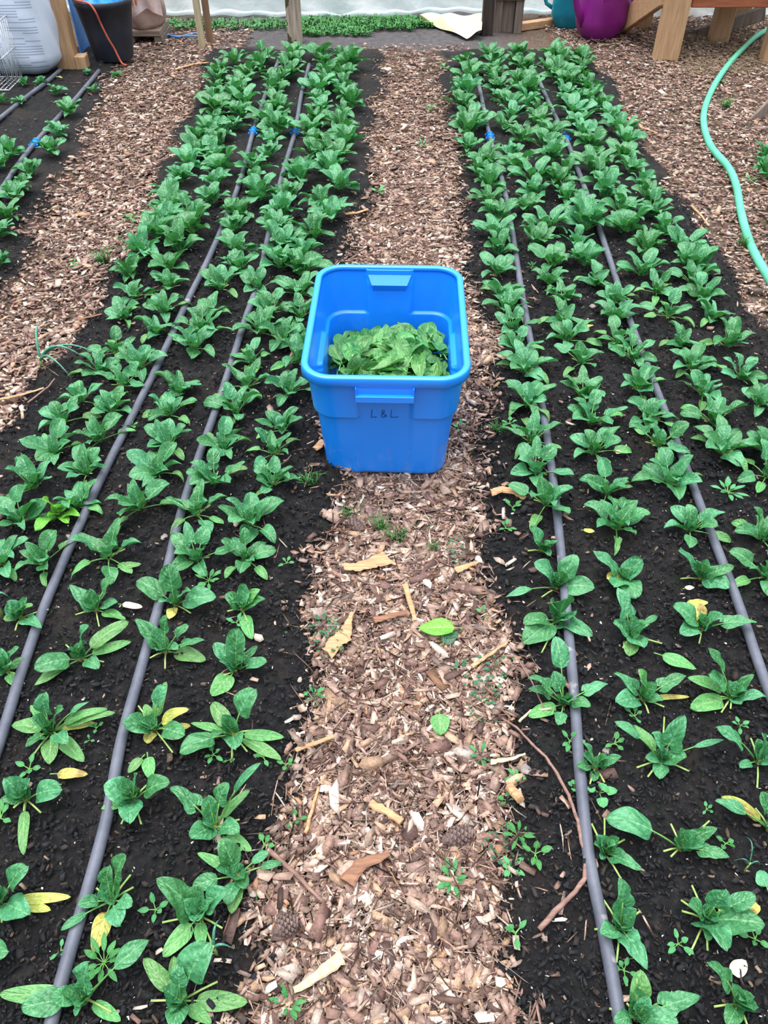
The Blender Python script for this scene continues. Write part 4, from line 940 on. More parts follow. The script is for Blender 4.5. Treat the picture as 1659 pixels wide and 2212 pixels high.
# single leaves on the ground
def ground_leaf(x0, y0, x1, y1, w, kind, label, name='fallen_leaf', shape=0, h=.014):
    a = at(x0, y0, h); b = at(x1, y1, h); mb = MB(); c = (a + b) / 2
    leaf_geo(mb, a - c, b - c, w / pxm(c), arch=.06, fold=.05, shape=shape, seed=int(x0 + y0), mat=kind, nu=9, nv=13, pr=.0012, pet=.2 if shape != 1 else .3); o = mb.build(name, loc=c); return tag(o, label, 'leaf')
ground_leaf(108, 1672, 190, 1672, 26, 'leaf_yellow', 'pale yellow-green leaf lying on black compost left of the inner pipe')
ground_leaf(318, 1625, 325, 1682, 30, 'leaf_pale', 'upright oval pale leaf on the compost right of the inner pipe')
ground_leaf(313, 1630, 276, 1670, 24, 'leaf_pale', 'shorter pale leaf touching the oval one right of the inner pipe')
ground_leaf(1000, 1357, 903, 1357, 46, 'lettuce', 'bright green torn leaf lying in the middle of the chip path', h=.022)
ground_leaf(950, 1395, 990, 1365, 28, 'leaf_dark', 'dark withered leaf beside the bright green torn leaf')
ground_leaf(948, 1532, 952, 1588, 44, 'leaf_pale', 'ragged green leaf half covered by chips on the lower path', h=.018)
ground_leaf(250, 1228, 305, 1218, 22, 'leaf_pale', 'loose pale leaf between the two left pipes')
ground_leaf(255, 1305, 308, 1312, 18, 'dry_leaf', 'dry papery leaf between the two left pipes')
ground_leaf(1575, 2110, 1612, 2075, 34, 'dry_leaf', 'white papery leaf on the soil at lower right', h=.01)
ground_leaf(1480, 1308, 1530, 1300, 22, 'leaf_yellow', 'yellowed leaf by spinach plant right of the right bed centre')
ground_leaf(1255, 1145, 1285, 1148, 14, 'leaf_yellow', 'pale yellow leaf left of a spinach plant between the right pipes')
ground_leaf(1325, 975, 1345, 978, 13, 'dry_leaf', 'cream dry leaf bit between the right pipes level with the tub base')
ground_leaf(1255, 708, 1282, 702, 11, 'leaf_yellow', 'small yellow leaf between the right pipes, level with the spinach heap')
ground_leaf(1412, 1410, 1505, 1445, 34, 'leaf_pale', 'long pale leaf lying flat between the second and third right bed rows')
ground_leaf(1660, 1925, 1640, 1880, 40, 'leaf', 'green leaf cut off by the right edge of the photo')
ground_leaf(2, 300, 20, 297, 12, 'leaf_yellow', 'bright yellow leaf on the leftmost bed')
ground_leaf(120, 165, 135, 168, 8, 'leaf_yellow', 'small yellow leaf beside the leftmost bed pipes')
ground_leaf(1475, 1272, 1500, 1268, 12, 'dry_leaf', 'cream leaf fragment on the compost right of outer right pipe')

# lettuce and scallions
def lettuce():
    c = at(130, 1118); e = thing('lettuce_plant', 'bright yellow-green lettuce seedling among spinach left of the outer pipe', 'lettuce', c)
    for (x, y, w, h) in [(75, 1145, 34, 3), (92, 1075, 30, 8), (172, 1115, 30, 4), (160, 1085, 24, 6), (120, 1090, 26, 7), (105, 1115, 26, 5), (150, 1130, 24, 3)]:
        tip = at(x, y, h / 100); d = tip - c; mb = MB(); leaf_geo(mb, (0, 0, .004), d, w / pxm(tip), arch=.2, fold=.15, shape=0, seed=x, mat='lettuce', nu=9, nv=13, wave=2.2, pet=.12); mb.build('leaf', e)
lettuce()
def scallion(c, tips, label, th=1.0):
    c = at(*c); e = thing('scallion_plant', label, 'scallion', c)
    mb = MB(); mb.tube([(0, 0, -.01), (0, 0, .02), (0, 0, .04)], [.005 * th, .0045 * th, .004 * th], 'stalk_cut', 8); mb.build('stem', e)
    for (x, y, h) in tips:
        d = at(x, y, h / 100) - c; m_ = Vector((d.x * .45, d.y * .45, .04 + abs(d.z) * .9 + .25 * math.hypot(d.x, d.y))); P_ = []
        for i in range(9):
            t_ = i / 8; P_.append(Vector((0, 0, .03)) * (1 - t_) ** 2 + m_ * 2 * t_ * (1 - t_) + d * t_ * t_)
        mb = MB(); mb.tube(P_, [th * (.0042 - .0036 * (i / 8) ** 2) for i in range(9)], 'scallion', 8); mb.build('leaf', e)
scallion((93, 795), [(88, 705, 10), (155, 818, 1), (220, 770, 3), (180, 772, 4)], 'scallion with bent blue-green leaves on the left chip path')
scallion((4, 1330), [(3, 1255, 8), (20, 1290, 6), (-20, 1290, 6)], 'small scallion clump at the left edge of the photo')
scallion((468, 2062), [(476, 1985, 4), (505, 2050, 2)], 'thin scallion shoot beside the left bed edge near the bottom', .6)
scallion((1605, 1885), [(1608, 1808, 5), (1580, 1862, 2), (1640, 1872, 2)], 'thin grass-like onion shoot in the right bed', .3)

# twigs, bark pieces and cones
def stick(pts, r0, r1, mat, name, label, cat, flat=1.0, h=.018):
    w = [at(a, b, h) for a, b in pts]; c = w[0].copy(); n = len(w); mb = MB(); rnd = random.Random(int(pts[0][0]))
    P_ = []; R_ = []
    for i in range(n - 1):
        for k in range(5): P_.append(w[i].lerp(w[i + 1], k / 5) - c + Vector((rnd.uniform(-1, 1), rnd.uniform(-1, 1), 0)) * min(r0, .006) * .25); R_.append((r0 + (r1 - r0) * (i + k / 5) / (n - 1)) * rnd.uniform(.88, 1.12))
    P_.append(w[-1] - c); R_.append(r1); mb.tube(P_, R_, mat, 8, flat=flat); mb.v = [tuple(Vector(v) + Vector((rnd.uniform(-1, 1), rnd.uniform(-1, 1), rnd.uniform(-.6, .6))) * min(R_) * .12) for v in mb.v]; return tag(mb.build(name, loc=c, smooth=flat >= 1), label, cat)
c2 = lambda x, y: (1000 + x / 2.5175, 1400 + y / 2.5175)
stick([c2(180, 362), c2(290, 430), c2(400, 545), c2(450, 590), c2(510, 680), c2(575, 800), c2(625, 940), c2(645, 1060), c2(668, 1110), c2(662, 1255), c2(600, 1335), c2(520, 1410), c2(415, 1530)], .0022, .0046, 'twig', 'twig', 'long crooked reddish twig beside the inner right pipe', 'twig', h=.012)
stick([(1120, 1425), (1150, 1475), (1175, 1530)], .0018, .0014, 'twig', 'twig', 'thin grey twig above the long crooked one', 'twig')
stick([c2(305, 400), c2(370, 340), c2(480, 330)], .0028, .002, 'stake', 'twig', 'bleached grey twig by the pale round leaf, right bed edge', 'twig')
stick([(640, 1620), (720, 1590)], .005, .004, 'bark_tan', 'wood_splinter', 'long tan splinter pointing to the left bed from the chips', 'wood splinter', .4)
stick([(875, 1262), (898, 1340)], .0065, .0045, 'bark_tan', 'wood_splinter', 'straight tan splinter standing out above the torn green leaf', 'wood splinter', .4)
stick([(636, 2140), (690, 2105), (740, 2068)], .005, .0115, 'stake', 'wood_splinter', 'pale pointed splinter at the bottom left of the chip path', 'wood splinter', .4)
stick([(800, 1735), (835, 1752), (868, 1775)], .0085, .007, 'bark_tan', 'wood_splinter', 'thick orange-brown splinter in the middle of the lower chips', 'wood splinter', .6)
stick([(1100, 1700), (1125, 1728)], .0095, .0085, 'bark_tan', 'wood_chunk', 'square-ended brown wood chunk at the right chip edge', 'wood chunk', .8)
stick([(1062, 1064), (1085, 1056), (1112, 1062), (1134, 1076)], .012, .007, 'bark_tan', 'bark_piece', 'curved tan bark piece beside the right bed, below the tub', 'bark', .5, .02)
stick([(742, 1225), (775, 1224), (812, 1212), (838, 1204)], .010, .022, 'bark_tan', 'bark_piece', 'broad tan slab of bark across the chips below the tub', 'bark', .18, .022)
stick([(808, 1340), (842, 1332), (880, 1322)], .009, .006, 'bark_brown', 'bark_piece', 'reddish bark strip left of the torn green leaf', 'bark', .35, .02)
stick([(708, 1412), (725, 1388), (745, 1372)], .016, .019, 'bark_tan', 'bark_piece', 'wide flat wood slab at the left edge of the chips', 'bark', .15, .022)
stick([(745, 1372), (752, 1345), (760, 1322)], .014, .003, 'bark_tan', 'wood_splinter', 'pointed splinter continuing up from the wide flat slab', 'wood splinter', .25, .024)
stick([(750, 1905), (775, 1870), (840, 1842)], .016, .006, 'bark_brown', 'bark_piece', 'dark-topped bark slab in the lower chips', 'bark', .3, .022)
stick([(660, 1800), (675, 1745), (688, 1700)], .0035, .003, 'bark_tan', 'wood_splinter', 'long thin upright splinter along the left of the lower chips', 'wood splinter')
stick([(585, 1840), (650, 1900), (700, 1950)], .005, .003, 'twig', 'twig', 'brown twig crossing the left edge of the lower chips', 'twig')
stick([(1020, 1440), (1060, 1412), (1095, 1388)], .005, .002, 'bark_tan', 'wood_splinter', 'forked pale splinter on the right of the chips by the torn leaf', 'wood splinter', .4)
stick([(1062, 1645), (1100, 1640), (1135, 1628)], .006, .002, 'stake', 'wood_splinter', 'pointed pale splinter right of the broad weed rosette', 'wood splinter', .4)
stick([(985, 1232), (1010, 1222), (1032, 1214)], .010, .004, 'bark_tan', 'bark_piece', 'pale bark piece at the right side of the upper chips', 'bark', .3, .02)
stick([(680, 970), (700, 952)], .010, .012, 'bark_tan', 'bark_piece', 'orange-tan chip leaning at the lower left of the tub', 'bark', .25, .018)
stick([(0, 862), (50, 852), (95, 838)], .006, .004, 'bark_tan', 'wood_splinter', 'long pale splinter at the left edge beside the left bed', 'wood splinter', .4)
stick([(170, 690), (220, 678)], .007, .004, 'bark_brown', 'wood_splinter', 'red-brown splinter at the outer edge of left bed', 'wood splinter', .4)
stick([(60, 870), (105, 835), (118, 818)], .003, .002, 'twig', 'twig', 'thin twig on the soil edge below the scallion', 'twig')
stick([(1360, 255), (1385, 275), (1420, 287)], .010, .007, 'bark_tan', 'bark_piece', 'tan bark strip beside the far right bed', 'bark', .35, .02)
stick([(1495, 445), (1515, 465), (1532, 488)], .006, .005, 'bark_tan', 'wood_splinter', 'curved pale splinter on the right path', 'wood splinter', .5)
stick([(745, 462), (770, 460), (795, 452)], .007, .006, 'bark_tan', 'wood_splinter', 'pale splinter on the path edge behind the tub', 'wood splinter', .5)
stick([(378, 150), (420, 138), (450, 135)], .009, .006, 'bark_tan', 'wood_splinter', 'pale stick lying at the far end of the left path', 'wood splinter', .5)
stick([(365, 336), (385, 332)], .005, .004, 'stake', 'wood_splinter', 'pale stick on the left path beside the spinach', 'wood splinter', .5)
stick([(384, 325), (388, 338), (395, 347)], .005, .004, 'stake', 'wood_splinter', 'short curved stick next to the pale stick on left path', 'wood splinter', .5)
def cone(x, y, ang, label, L_=.055, R_=.017):
    c = at(x, y, R_ * .8); e = thing('pine_cone', label, 'pine cone', c, ang); mb = MB(); core = MB()
    core.tube([(-L_ / 2, 0, 0), (-L_ * .25, 0, 0), (0, 0, 0), (L_ * .3, 0, 0), (L_ / 2, 0, 0)], [.003, R_ * .7, R_ * .75, R_ * .5, .002], 'cone_brown', 10); core.build('core', e)
    for i in range(90):
        t_ = i / 89; xx = -L_ / 2 + L_ * t_; rad = R_ * math.sin(math.pi * (t_ * .92 + .06)) ** .7; a = i * 2.4
        n_ = Vector((0, math.cos(a), math.sin(a))); s_ = Vector((0, -math.sin(a), math.cos(a))); p_ = Vector((xx, 0, 0)) + n_ * rad * .6; tip = Vector((xx + .005, 0, 0)) + n_ * rad * 1.08; w_ = .0048
        mb.add([p_ - s_ * w_ * .5, p_ + s_ * w_ * .5, tip + s_ * w_, tip - s_ * w_, tip + Vector((.0035, 0, 0)) + n_ * .001, p_ + Vector((.003, 0, 0))], [(0, 1, 2, 3), (3, 2, 4), (0, 3, 4, 5), (1, 5, 4, 2)], 'cone_brown')
    mb.build('scales', e, smooth=False)
cone(985, 1808, .3, 'grey-brown pine cone lying on the lower chip path'); cone(768, 1136, 2.6, 'brown pine cone half sunk in chips below the tub', .05, .016); cone(612, 2003, .5, 'worn dark pine cone on the soil left of the lower chips', .04, .017)
def stone(x, y, s, label):
    r = random.Random(int(x)); mb = MB(); n = 10
    prof = [(.001, -.5), (.7, -.4), (1, 0), (.75, .4), (.001, .55)]
    mb.lathe([(a * s, b * s * .8) for a, b in prof], 'stone', n=n); mb.v = [tuple(Vector(v) * r.uniform(.85, 1.15)) for v in mb.v]; tag(mb.build('pebble', loc=at(x, y, s * .3)), label, 'pebble')

stone(1135, 1662, .011, 'light tan pebble on the soil right of the broad weed rosette'); stone(1310, 1622, .008, 'pale pebble beside the small seedling, right bed'); stone(150, 1158, .009, 'grey pebble in the left bed'); stone(355, 1160, .010, 'pinkish pebble just left of the inner left pipe'); stone(1280, 662, .012, 'dark reddish pebble in the right bed between the pipes')

#--BACKGROUND--
def bx(mb, c, d, m, R=None, bev=.004): mb.box(c, d, m, R, bev=bev)
def post(px0, px1, py, h, mat, name, label, cat, depth=None, lean=(0, 0)):
    """upright timber whose front face spans px0..px1 where it meets the ground at py"""
    c = at((px0 + px1) / 2, py); w = (px1 - px0) / pxm(c); d = depth or w
    c = Vector((c.x, c.y + d / 2, g1(c.x, c.y))); mb = MB(); R = Matrix.Rotation(lean[0], 3, 'Y') @ Matrix.Rotation(lean[1], 3, 'X')
    bx(mb, R @ Vector((0, 0, h / 2 - .03)), (w, d, h), mat, R); return tag(mb.build(name, loc=c, smooth=False), label, cat)
post(622, 652, 92, 1.6, 'mossy_post', 'wooden_post', 'weathered grey post with a mossy stripe behind the left bed', 'post')
post(430, 443, 105, 1.3, 'stake', 'wooden_stake', 'pale slim stake at the far end of the left path', 'stake')
post(447, 460, 96, 1.3, 'stake_brown', 'wooden_stake', 'brown slim stake just right of the pale one', 'stake')
post(124, 166, 148, 1.5, 'lumber', 'wooden_post', 'tan timber post beside the white printed sack', 'post', .09)
post(165, 188, 148, .09, 'lumber', 'wood_block', 'short wood block at the foot of the tan post', 'wood block', .07)
post(1040, 1064, 76, 1.3, 'lumber_dark', 'wooden_post', 'dark post beside the torn end of the plastic sheet', 'post')
# grey leaning stake at right edge
sp0 = at(1630, 258); mb = MB(); R = Matrix.Rotation(.62, 3, 'Y') @ Matrix.Rotation(.0, 3, 'X'); bx(mb, R @ Vector((0, 0, .2)), (.045, .022, .48), 'lumber_grey', R)
tag(mb.build('wooden_stake', loc=sp0, smooth=False), 'grey weathered stake leaning at the right edge beyond the hose', 'stake')
# bolted wooden foot
c = at(1096, 70); s_ = 1 / pxm(c); e = thing('bolted_bracket', 'weathered wooden bracket with two bolts right of the dark post', 'wooden bracket', c)
mb = MB()
for sx_ in (-1, 1): bx(mb, (sx_ * 22 * s_, .03, .11), (17 * s_, .05, .24), 'lumber_grey')
mb.build('upright', e, smooth=False)
mb = MB(); bx(mb, (0, .015, .22), (64 * s_, .05, .085), 'lumber_grey_x'); bx(mb, (0, .045, .10), (26 * s_, .03, .22), 'lumber_grey'); mb.build('cross_board', e, smooth=False)
for sx_ in (-1, 1):
    mb = MB(); mb.tube([(sx_ * 9 * s_, -.012, .205), (sx_ * 9 * s_, -.02, .205)], [.011, .009], 'steel', 12); mb.build('bolt', e)
# board on the ground
a = at(1115, 66); b = at(1240, 48); mb = MB(); d = b - a; R = d.to_track_quat('X', 'Z').to_matrix(); bx(mb, d / 2 + Vector((0, 0, .02)), (d.length, .05, .045), 'lumber_x', R)
tag(mb.build('wooden_board', loc=a, smooth=False), 'tan board lying behind the teal watering can', 'board')
# back plastic film wall
WALL_Y = at(800, 42).y
def film_wall():
    r = random.Random(3)
    def bot(x):  # bottom edge height
        return g1(x, WALL_Y) + .012 + .02 * math.sin(x * 2.1) + (0.01 if x < 0 else 0)
    mb = MB()
    def fn(u, v):
        x = -3.4 + 7.4 * u; z0 = bot(x); z = z0 + v ** 1.5 * 1.6
        return Vector((x, WALL_Y + .05 + .03 * math.sin(x * 5 + v * 6) * (1 - v * .5) + .02 * math.sin(x * 17 + v * 20) + .18 * v, z))
    mb.grid(fn, 180, 26, 'film'); e = mb.build('wall_back'); tag(e, kind='structure')
    # white rolled hem at the bottom
    mb = MB(); pts = [Vector((x / 40, WALL_Y + .03 + .02 * math.sin(x / 40 * 5), bot(x / 40) + .012 + .006 * math.sin(x * .7))) for x in range(-100, 62)]
    mb.tube(pts, [.012 + .005 * math.sin(i * .45) * math.sin(i * .13) for i in range(len(pts))], 'film', 8, flat=1.2); o = mb.build('trim_1'); tag(o, kind='structure')
film_wall()
def torn_flap():
    A = [(880, 30, .10), (930, 25, .10), (1000, 20, .12), (1040, 15, .14)]; B = [(905, 40, .0), (960, 62, .0), (1005, 82, .0), (1040, 66, .04)]
    top = [at(x, y, 0) for x, y, h in A]
    P0 = [at_y(900, 34, WALL_Y - .03), at_y(945, 28, WALL_Y - .05), at_y(990, 32, WALL_Y - .05), at_y(1040, 30, WALL_Y - .03)]
    P1 = [at(905, 42, .01), at(955, 62, .012), at(1008, 82, .012), at(1040, 66, .05)]
    def lp(P_, u):
        k = min(2, int(u * 3)); return P_[k].lerp(P_[k + 1], u * 3 - k)
    mb = MB(); mb.grid(lambda u, v: lp(P1, u).lerp(lp(P0, u), v) + Vector((0, -.03 * math.sin(math.pi * v) - .010 * math.sin(u * 13 + v * 3), .006 * math.sin(u * 15 + v * 6) + .03 * math.sin(math.pi * v))), 40, 20, 'film_yellowed')
    tag(mb.build('plastic_flap'), 'yellowed torn corner of plastic sheet drooping onto the bare earth', 'plastic sheet')
torn_flap()
# greenery beyond the film and the grass strip in front
mb = MB(); mb.grid(lambda u, v: Vector((-6 + 13 * u, WALL_Y + .7 + 5 * v, .02 + .25 * v + .05 * math.sin(u * 40) * v)), 40, 8, 'outside_green'); o = mb.build('floor'); tag(o, kind='structure')
r = np.random.default_rng(77); mb = MB(); rg = random.Random(12)
def grass_field(n, polys, hh):
    for _ in range(n):
        (x0, x1, y0, y1) = rg.choice(polys); x = rg.uniform(x0, x1); y = rg.uniform(y0, y1)
        p_ = at(x, y); h = rg.uniform(*hh); a_ = rg.uniform(0, 6.28); d_ = Vector((math.cos(a_), math.sin(a_), 0)); w_ = Vector((-d_.y, d_.x, 0)) * .0035
        q1 = p_ + d_ * h * .25 + Vector((0, 0, h * .7)); q2 = p_ + d_ * h * .7 + Vector((0, 0, h * .8))
        if rg.random() < .45:
            leaf_geo(mb, p_ + Vector((0, 0, h * .3)), p_ + Vector((0, 0, h * .5)) + d_ * .03, .024, arch=.1, fold=.1, shape=0, seed=_, mat='weed', nu=3, nv=4, pr=.0008, pet=.2)
        else: mb.add([p_ - w_, p_ + w_, q1 + w_ * .8, q1 - w_ * .8, q2], [(0, 1, 2, 3), (3, 2, 4)], 'grass')
grass_field(3400, [(365, 640, 46, 66), (650, 800, 40, 78), (650, 800, 40, 78), (800, 900, 42, 66), (880, 960, 42, 60)], (.015, .05))
tag(mb.build('grass_strip'), 'strip of green grass and clover at the foot of the plastic sheet', 'grass', kind='stuff')

# white printed sack
def sack():
    c = at(34, 162); e = thing('printed_sack', 'tall white sack with blocks of grey print at the far left', 'sack', (c.x, c.y + .10, c.z))
    Wd_, Dp, Ht = .46, .24, .62; n = 48; rings = []
    for j in range(22):
        v = j / 21; z = Ht * v; bulge = 1 + .07 * math.sin(v * math.pi) ; pinch = 1 - .55 * max(0, (v - .8) / .2) ** 2; ring = []
        for k in range(n):
            a_ = 2 * math.pi * k / n; ca_, sa_ = math.cos(a_), math.sin(a_); ex_ = .45
            x = math.copysign(abs(ca_) ** ex_, ca_) * Wd_ / 2 * bulge; y = math.copysign(abs(sa_) ** .8, sa_) * Dp / 2 * bulge * pinch
            f = min(1, .75 + v * 3); wr_ = .005 * math.sin(a_ * 7 + z * 30); ring.append(Vector((x * f + wr_, y * f + wr_, z)))
        rings.append(ring)
    mb = MB(); mb.add([v for q in rings for v in q], [(i * n + k, i * n + (k + 1) % n, (i + 1) * n + (k + 1) % n, (i + 1) * n + k) for i in range(21) for k in range(n)] + [tuple(range(n))[::-1], tuple(21 * n + k for k in range(n))], 'sack_print'); mb.build('bag', e)
sack()
# white wire crate
def crate():
    c = at(-30, 196); e = thing('wire_crate', 'white wire crate cut off by the left edge', 'crate', c); mb = MB(); w_, d_, h_ = .27, .22, .30
    for k in range(11):
        x = -w_ / 2 + w_ * k / 10
        for y in (0, d_): mb.tube([(x * .9, y * .95, 0), (x, y, h_)], .0022, 'crate_white', 6)
        mb.tube([(x * .9, 0, .004), (x * .9, d_ * .95, .004)], .0022, 'crate_white', 6)
    for k in range(9):
        y = d_ * k / 8
        for x in (-w_ / 2, w_ / 2): mb.tube([(x * .9, y, 0), (x, y, h_)], .0022, 'crate_white', 6)
    mb.build('wires', e); mb = MB()
    for z, f in ((.003, .9), (h_ * .5, .95), (h_, 1)):
        mb.tube([(-w_ / 2 * f, 0, z), (w_ / 2 * f, 0, z), (w_ / 2 * f, d_, z), (-w_ / 2 * f, d_, z), (-w_ / 2 * f, 0, z)], .0038, 'crate_white', 8)
    mb.build('frame', e)
crate()
# black nursery bucket with blue film, red cloth, orange cord
def bucket():
    c = at(238, 136); R0, R1, H_ = .105, .158, .30; c = Vector((c.x, c.y + R0, c.z)); e = thing('nursery_pot', 'large black nursery pot behind the leftmost bed', 'pot', c); mb = MB()
    mb.lathe([(.001, 0), (R0, 0), (R0 + .004, .006), (R0 + (R1 - R0) * .5, H_ * .5), (R1 - .004, H_ - .03), (R1, H_ - .028), (R1 + .004, H_), (R1 - .002, H_ + .002), (R1 - .008, H_ - .002), (R0 - .004, .01), (.001, .01)], 'black_plastic', n=48); mb.build('pot', e)
    mb = MB(); rg_ = random.Random(4)
    def fb(u, v):
        a_ = 2 * math.pi * u; q = v; rad = .118 * math.sin(math.pi * min(.5, q * .5 + .0) * 1.0 + .0) if False else .125 * (1 - q) ** .6
        return Vector((rad * math.cos(a_) * (1 + .15 * math.sin(a_ * 5)), rad * math.sin(a_) * (1 + .12 * math.cos(a_ * 4)), H_ - .06 + .13 * q + .015 * math.sin(a_ * 6 + q * 7)))
    mb.grid(fb, 40, 12, 'blue_film'); tag(mb.build('plastic_wrap', loc=c), 'crumpled bright blue plastic stuffed in the black pot', 'plastic')
    P_ = [Vector((-.16, -.05, H_ + .01)), Vector((-.10, -.13, H_ + .012)), Vector((-.03, -.163, H_ + .006)), Vector((.0, -.172, H_ - .03)), Vector((.01, -.155, H_ * .7)), Vector((.03, -.145, H_ * .45)), Vector((.05, -.135, .08)), Vector((.075, -.14, .012)), Vector((.11, -.17, .006))]
    Q = []
    for i in range(len(P_) - 1):
        a_, b_, c_, d_ = P_[max(i - 1, 0)], P_[i], P_[i + 1], P_[min(i + 2, len(P_) - 1)]
        for k in range(6):
            t_ = k / 6; Q.append(.5 * ((2 * b_) + (-a_ + c_) * t_ + (2 * a_ - 5 * b_ + 4 * c_ - d_) * t_ ** 2 + (-a_ + 3 * b_ - 3 * c_ + d_) * t_ ** 3))
    mb = MB(); mb.tube(Q, .0055, 'orange_cord', 8); tag(mb.build('cord', loc=c), 'orange cord hanging over the front of the black pot', 'cord')
    mb = MB(); mb.tube([Vector((.02 + .11 * math.cos(a_), .02 + .10 * math.sin(a_), H_ + .04 + .03 * math.sin(a_ * 2))) for a_ in [i * .35 for i in range(18)]], .005, 'blue_rope', 8); tag(mb.build('rope', loc=c), 'loop of blue rope over the black pot', 'rope')
    mb = MB(); mb.tube([(.06, .03, H_ - .15), (.075, .04, H_ + .35)], .013, 'lumber_dark', 8); tag(mb.build('handle_stick', loc=c), 'dark tool handle standing in the black pot', 'tool handle')
bucket()
def cloth():
    c = at(165, 98); mb = MB(); mb.grid(lambda u, v: Vector((-.02 + .13 * u + .01 * math.sin(v * 9), .03 * math.sin(u * 6 + v * 4), .40 * v)), 12, 16, 'maroon'); 
    mb.grid(lambda u, v: Vector((-.02 + .13 * u, .05 + .02 * math.sin(u * 6), .40 * v)), 8, 8, 'maroon')
    tag(mb.build('cloth_bag', loc=(c.x + .02, c.y + .05, c.z)), 'dark red cloth bag between the tan post and the black pot', 'bag')
    mb = MB(); mb.box((0, 0, .3), (.012, .25, .62), 'blue_rope', bev=.003); p_ = at(168, 125); tag(mb.build('panel', loc=p_ + Vector((.0, .2, 0)), smooth=False), 'pale blue panel edge behind the tan post', 'panel')
cloth()
def stack():
    a_ = at(276, 96); b_ = at(352, 88); mb = MB(); w_ = (b_ - a_).length; c = (a_ + b_) / 2; e = thing('wooden_crate_base', 'low weathered wooden platform under the tan bag', 'pallet', (c.x, c.y + .12, c.z))
    for k in range(3): mb = MB(); bx(mb, (0, -.10 + .1 * k, .055), (w_, .09, .035), 'lumber_grey_x'); mb.build('board', e, smooth=False)
    for k in (-1, 1): mb = MB(); bx(mb, (k * w_ * .4, 0, .018), (.05, .28, .036), 'lumber_grey'); mb.build('runner', e, smooth=False)
    mb = MB(); n = 40; rings = []
    for j in range(16):
        v = j / 15; z = .075 + .34 * v; f = (.55 + .45 * math.sin(min(1, v * 2.2 + .35) * math.pi / 2)) * (1 - .35 * v ** 3)
        rings.append([Vector((f * w_ * .60 * math.cos(t_) * (1 + .05 * math.sin(5 * t_ + v * 9)), f * .17 * math.sin(t_) * (1 + .07 * math.cos(4 * t_ + v * 7)), z)) for t_ in [2 * math.pi * k / n for k in range(n)]])
    fs = [(i * n + k, i * n + (k + 1) % n, (i + 1) * n + (k + 1) % n, (i + 1) * n + k) for i in range(15) for k in range(n)] + [tuple(range(n))[::-1], tuple(15 * n + k for k in range(n))]
    mb.add([v for q in rings for v in q], fs, 'bag_tan'); eb = thing('plastic_bag', 'tan and white plastic bag of soil on the wooden platform', 'bag', (c.x, c.y + .12, c.z)); mb.build('bag', eb)
    mb = MB(); mb.grid(lambda u, v: Vector((-.02 + .17 * u, -.19 - .01 * math.sin(u * 11 + v * 5), .20 + .26 * v - .09 * abs(u - .5) * (1 - v))), 14, 12, 'bag_clear'); mb.build('film_fold', eb)
    mb = MB(); mb.grid(lambda u, v: Vector((-.07 + .11 * u * (0.3 + .7 * v) + .05 * (1 - v), -.2 - .008 * math.sin(u * 9), .22 + .24 * v)), 10, 12, 'bag_orange'); mb.build('orange_flap', eb)
stack()
P_ = px_path([(345, 62), (360, 74), (385, 80), (405, 75), (422, 72), (440, 76)], .008); mb = MB(); mb.tube(P_, .005, 'blue_rope', 8); tag(mb.build('rope'), 'thin blue rope on the ground left of the pale stake', 'rope')
P_ = px_path([(345, 55), (352, 68), (375, 77), (430, 78)], .008); mb = MB(); mb.tube(P_, .004, 'blue_rope', 8); tag(mb.build('rope'), 'second strand of blue rope beside the wooden platform', 'rope')

# watering cans
def can(cx_, py, w_px, mat, label, tall, hs, rz):
    c = at(cx_, py); w_ = w_px / pxm(c); c = Vector((c.x, c.y + w_ * .33, c.z)); e = thing('watering_can', label, 'watering can', c, rz); mb = MB(); n = 64; rings = []
    for (v, f) in [(0, .60), (.012, .68), (.05, .76), (.12, .86), (.2, .95), (.26, 1.0), (.32, 1.01), (.5, 1.0), (.7, 1.0), (.85, .97), (.95, .85), (1.0, .55)]:
        ring = []
        for k in range(n):
            a_ = 2 * math.pi * k / n; ca_, sa_ = math.cos(a_), math.sin(a_); fl = .012 * math.cos(a_ * 10) * min(1, v * 5) * (1 - v)
            ring.append(Vector((math.copysign(abs(ca_) ** .55, ca_) * w_ / 2 * (f + fl), math.copysign(abs(sa_) ** .55, sa_) * w_ * .36 * (f + fl), tall * v)))
        rings.append(ring)
    m_ = len(rings); fs = [(i * n + k, i * n + (k + 1) % n, (i + 1) * n + (k + 1) % n, (i + 1) * n + k) for i in range(m_ - 1) for k in range(n)] + [tuple(range(n))[::-1]]
    mb.add([v for q in rings for v in q], fs, mat)
    mb.build('body', e)
    mb = MB(); mb.lathe([(w_ * .2, tall - .005), (w_ * .22, tall + .02), (w_ * .23, tall + .022), (w_ * .19, tall + .0)], mat, n=32); mb.build('neck', e)
    s = hs; mb = MB(); mb.tube([(s * w_ * .42, 0, tall * .32), (s * w_ * .66, 0, tall * .42), (s * w_ * .80, 0, tall * .65), (s * w_ * .74, 0, tall * .95), (s * w_ * .45, 0, tall * 1.1), (s * w_ * .1, 0, tall * 1.06)], [.013, .012, .012, .012, .012, .012], mat, 12); mb.build('handle', e)
    mb = MB(); mb.tube([(-s * w_ * .42, 0, tall * .25), (-s * w_ * .62, 0, tall * .5), (-s * w_ * .85, 0, tall * .95), (-s * w_ * 1.0, 0, tall * 1.2)], [.026, .022, .016, .013], mat, 14); mb.build('spout', e)
    mb = MB()
    for k in range(3):
        mb.tube([Vector((s * w_ * (-.02) + (.03 + .016 * k) * math.cos(t_) * 1.2, -w_ * .345 - .001, tall * .66 + (.03 + .016 * k) * math.sin(t_))) for t_ in [i * math.pi / 10 for i in range(11)]], .004, mat, 6)
    mb.build('relief', e)
can(1298, 90, 104, 'purple', 'purple plastic watering can standing left of the wooden bench', .33, 1, .45)
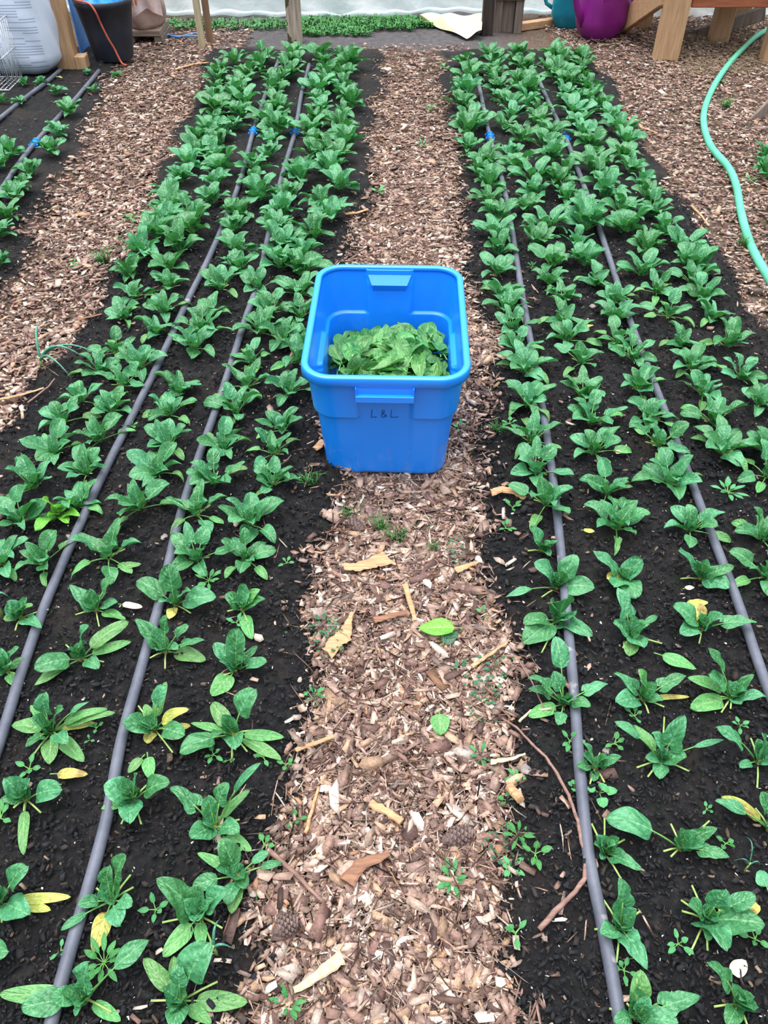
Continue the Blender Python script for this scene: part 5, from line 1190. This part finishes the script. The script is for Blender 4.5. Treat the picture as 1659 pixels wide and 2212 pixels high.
can(1232, 66, 80, 'teal', 'teal watering can partly behind the purple one', .30, -1, -.2)

# timber bench on the right
def bench():
    a_ = at(1440, 133); e = thing('potting_bench', 'low timber bench with thick legs and a reddish apron, upper right', 'bench', (a_.x, a_.y, a_.z)); lw = 50 / pxm(a_)
    b_ = at(1660, 122); dx = b_.x - a_.x - .05; dep = .75; H_ = .52
    for (x, y, w_) in ((0, .045, lw), (dx + .05, .045, lw), (0.02, dep, lw * .8), (dx * .72, dep * .55, lw * .8), (dx + .06, dep, lw * .8)):
        mb = MB(); bx(mb, (x, y, H_ / 2 - .02), (w_, .09, H_), 'lumber', bev=.005); mb.build('leg', e, smooth=False)
    mb = MB(); bx(mb, (dx / 2 + .03, .07, .36), (dx - lw + .02, .035, .20), 'lumber_red', bev=.004); o = mb.build('apron', e, smooth=False); o['label'] = 'reddish stained front board'
    mb = MB(); bx(mb, (dx / 2 + .03, dep, .36), (dx, .035, .2), 'lumber_red'); mb.build('back_apron', e, smooth=False)
    for k in range(6): mb = MB(); bx(mb, (dx / 2 + .02, .06 + k * .145, H_ + .0), (dx + .35, .135, .035), 'lumber_x'); mb.build('top_board', e, smooth=False)
    p0 = at(1340, 72, .0) - e.location; p1 = at_y(1432, 8, a_.y + .06) - e.location; d = p1 - p0; R = d.to_track_quat('X', 'Z').to_matrix(); mb = MB(); bx(mb, (p0 + p1) / 2 + Vector((0, .05, .04)), (d.length * 1.05, .04, .13), 'lumber_x', R); mb.build('brace', e, smooth=False)
    p2 = at(1500, 78) - e.location; mb = MB(); d = Vector((.42, .05, .12)); R = d.to_track_quat('X', 'Z').to_matrix(); bx(mb, p2 + d / 2, (d.length, .04, .08), 'lumber_grey', R); mb.build('lower_rail', e, smooth=False)
bench()
# dry grass litter and pale pebbles under the bench
rg = random.Random(31); mb = MB()
for _ in range(420):
    p_ = at(rg.uniform(1470, 1650), rg.uniform(70, 160), .01); a_ = rg.uniform(0, 6.28); l_ = rg.uniform(.04, .14); d_ = Vector((math.cos(a_), math.sin(a_), 0)) * l_
    mb.tube([p_, p_ + d_ * .5 + Vector((0, 0, rg.uniform(0, .03))), p_ + d_], [.0013, .0012, .0006], 'straw', 3)
tag(mb.build('dry_grass'), 'dry grass litter on the ground under the timber bench', 'dry grass', kind='stuff')
mb = MB()
for _ in range(260):
    p_ = at(rg.uniform(1480, 1655), rg.uniform(30, 95), .005); s_ = rg.uniform(.004, .010); mb.box(p_, (s_, s_ * .7, s_ * .6), 'white_speck', Matrix.Rotation(rg.uniform(0, 3), 3, 'Z'))
tag(mb.build('gravel'), 'pale gravel specks in the shade beneath the bench', 'gravel', kind='stuff')
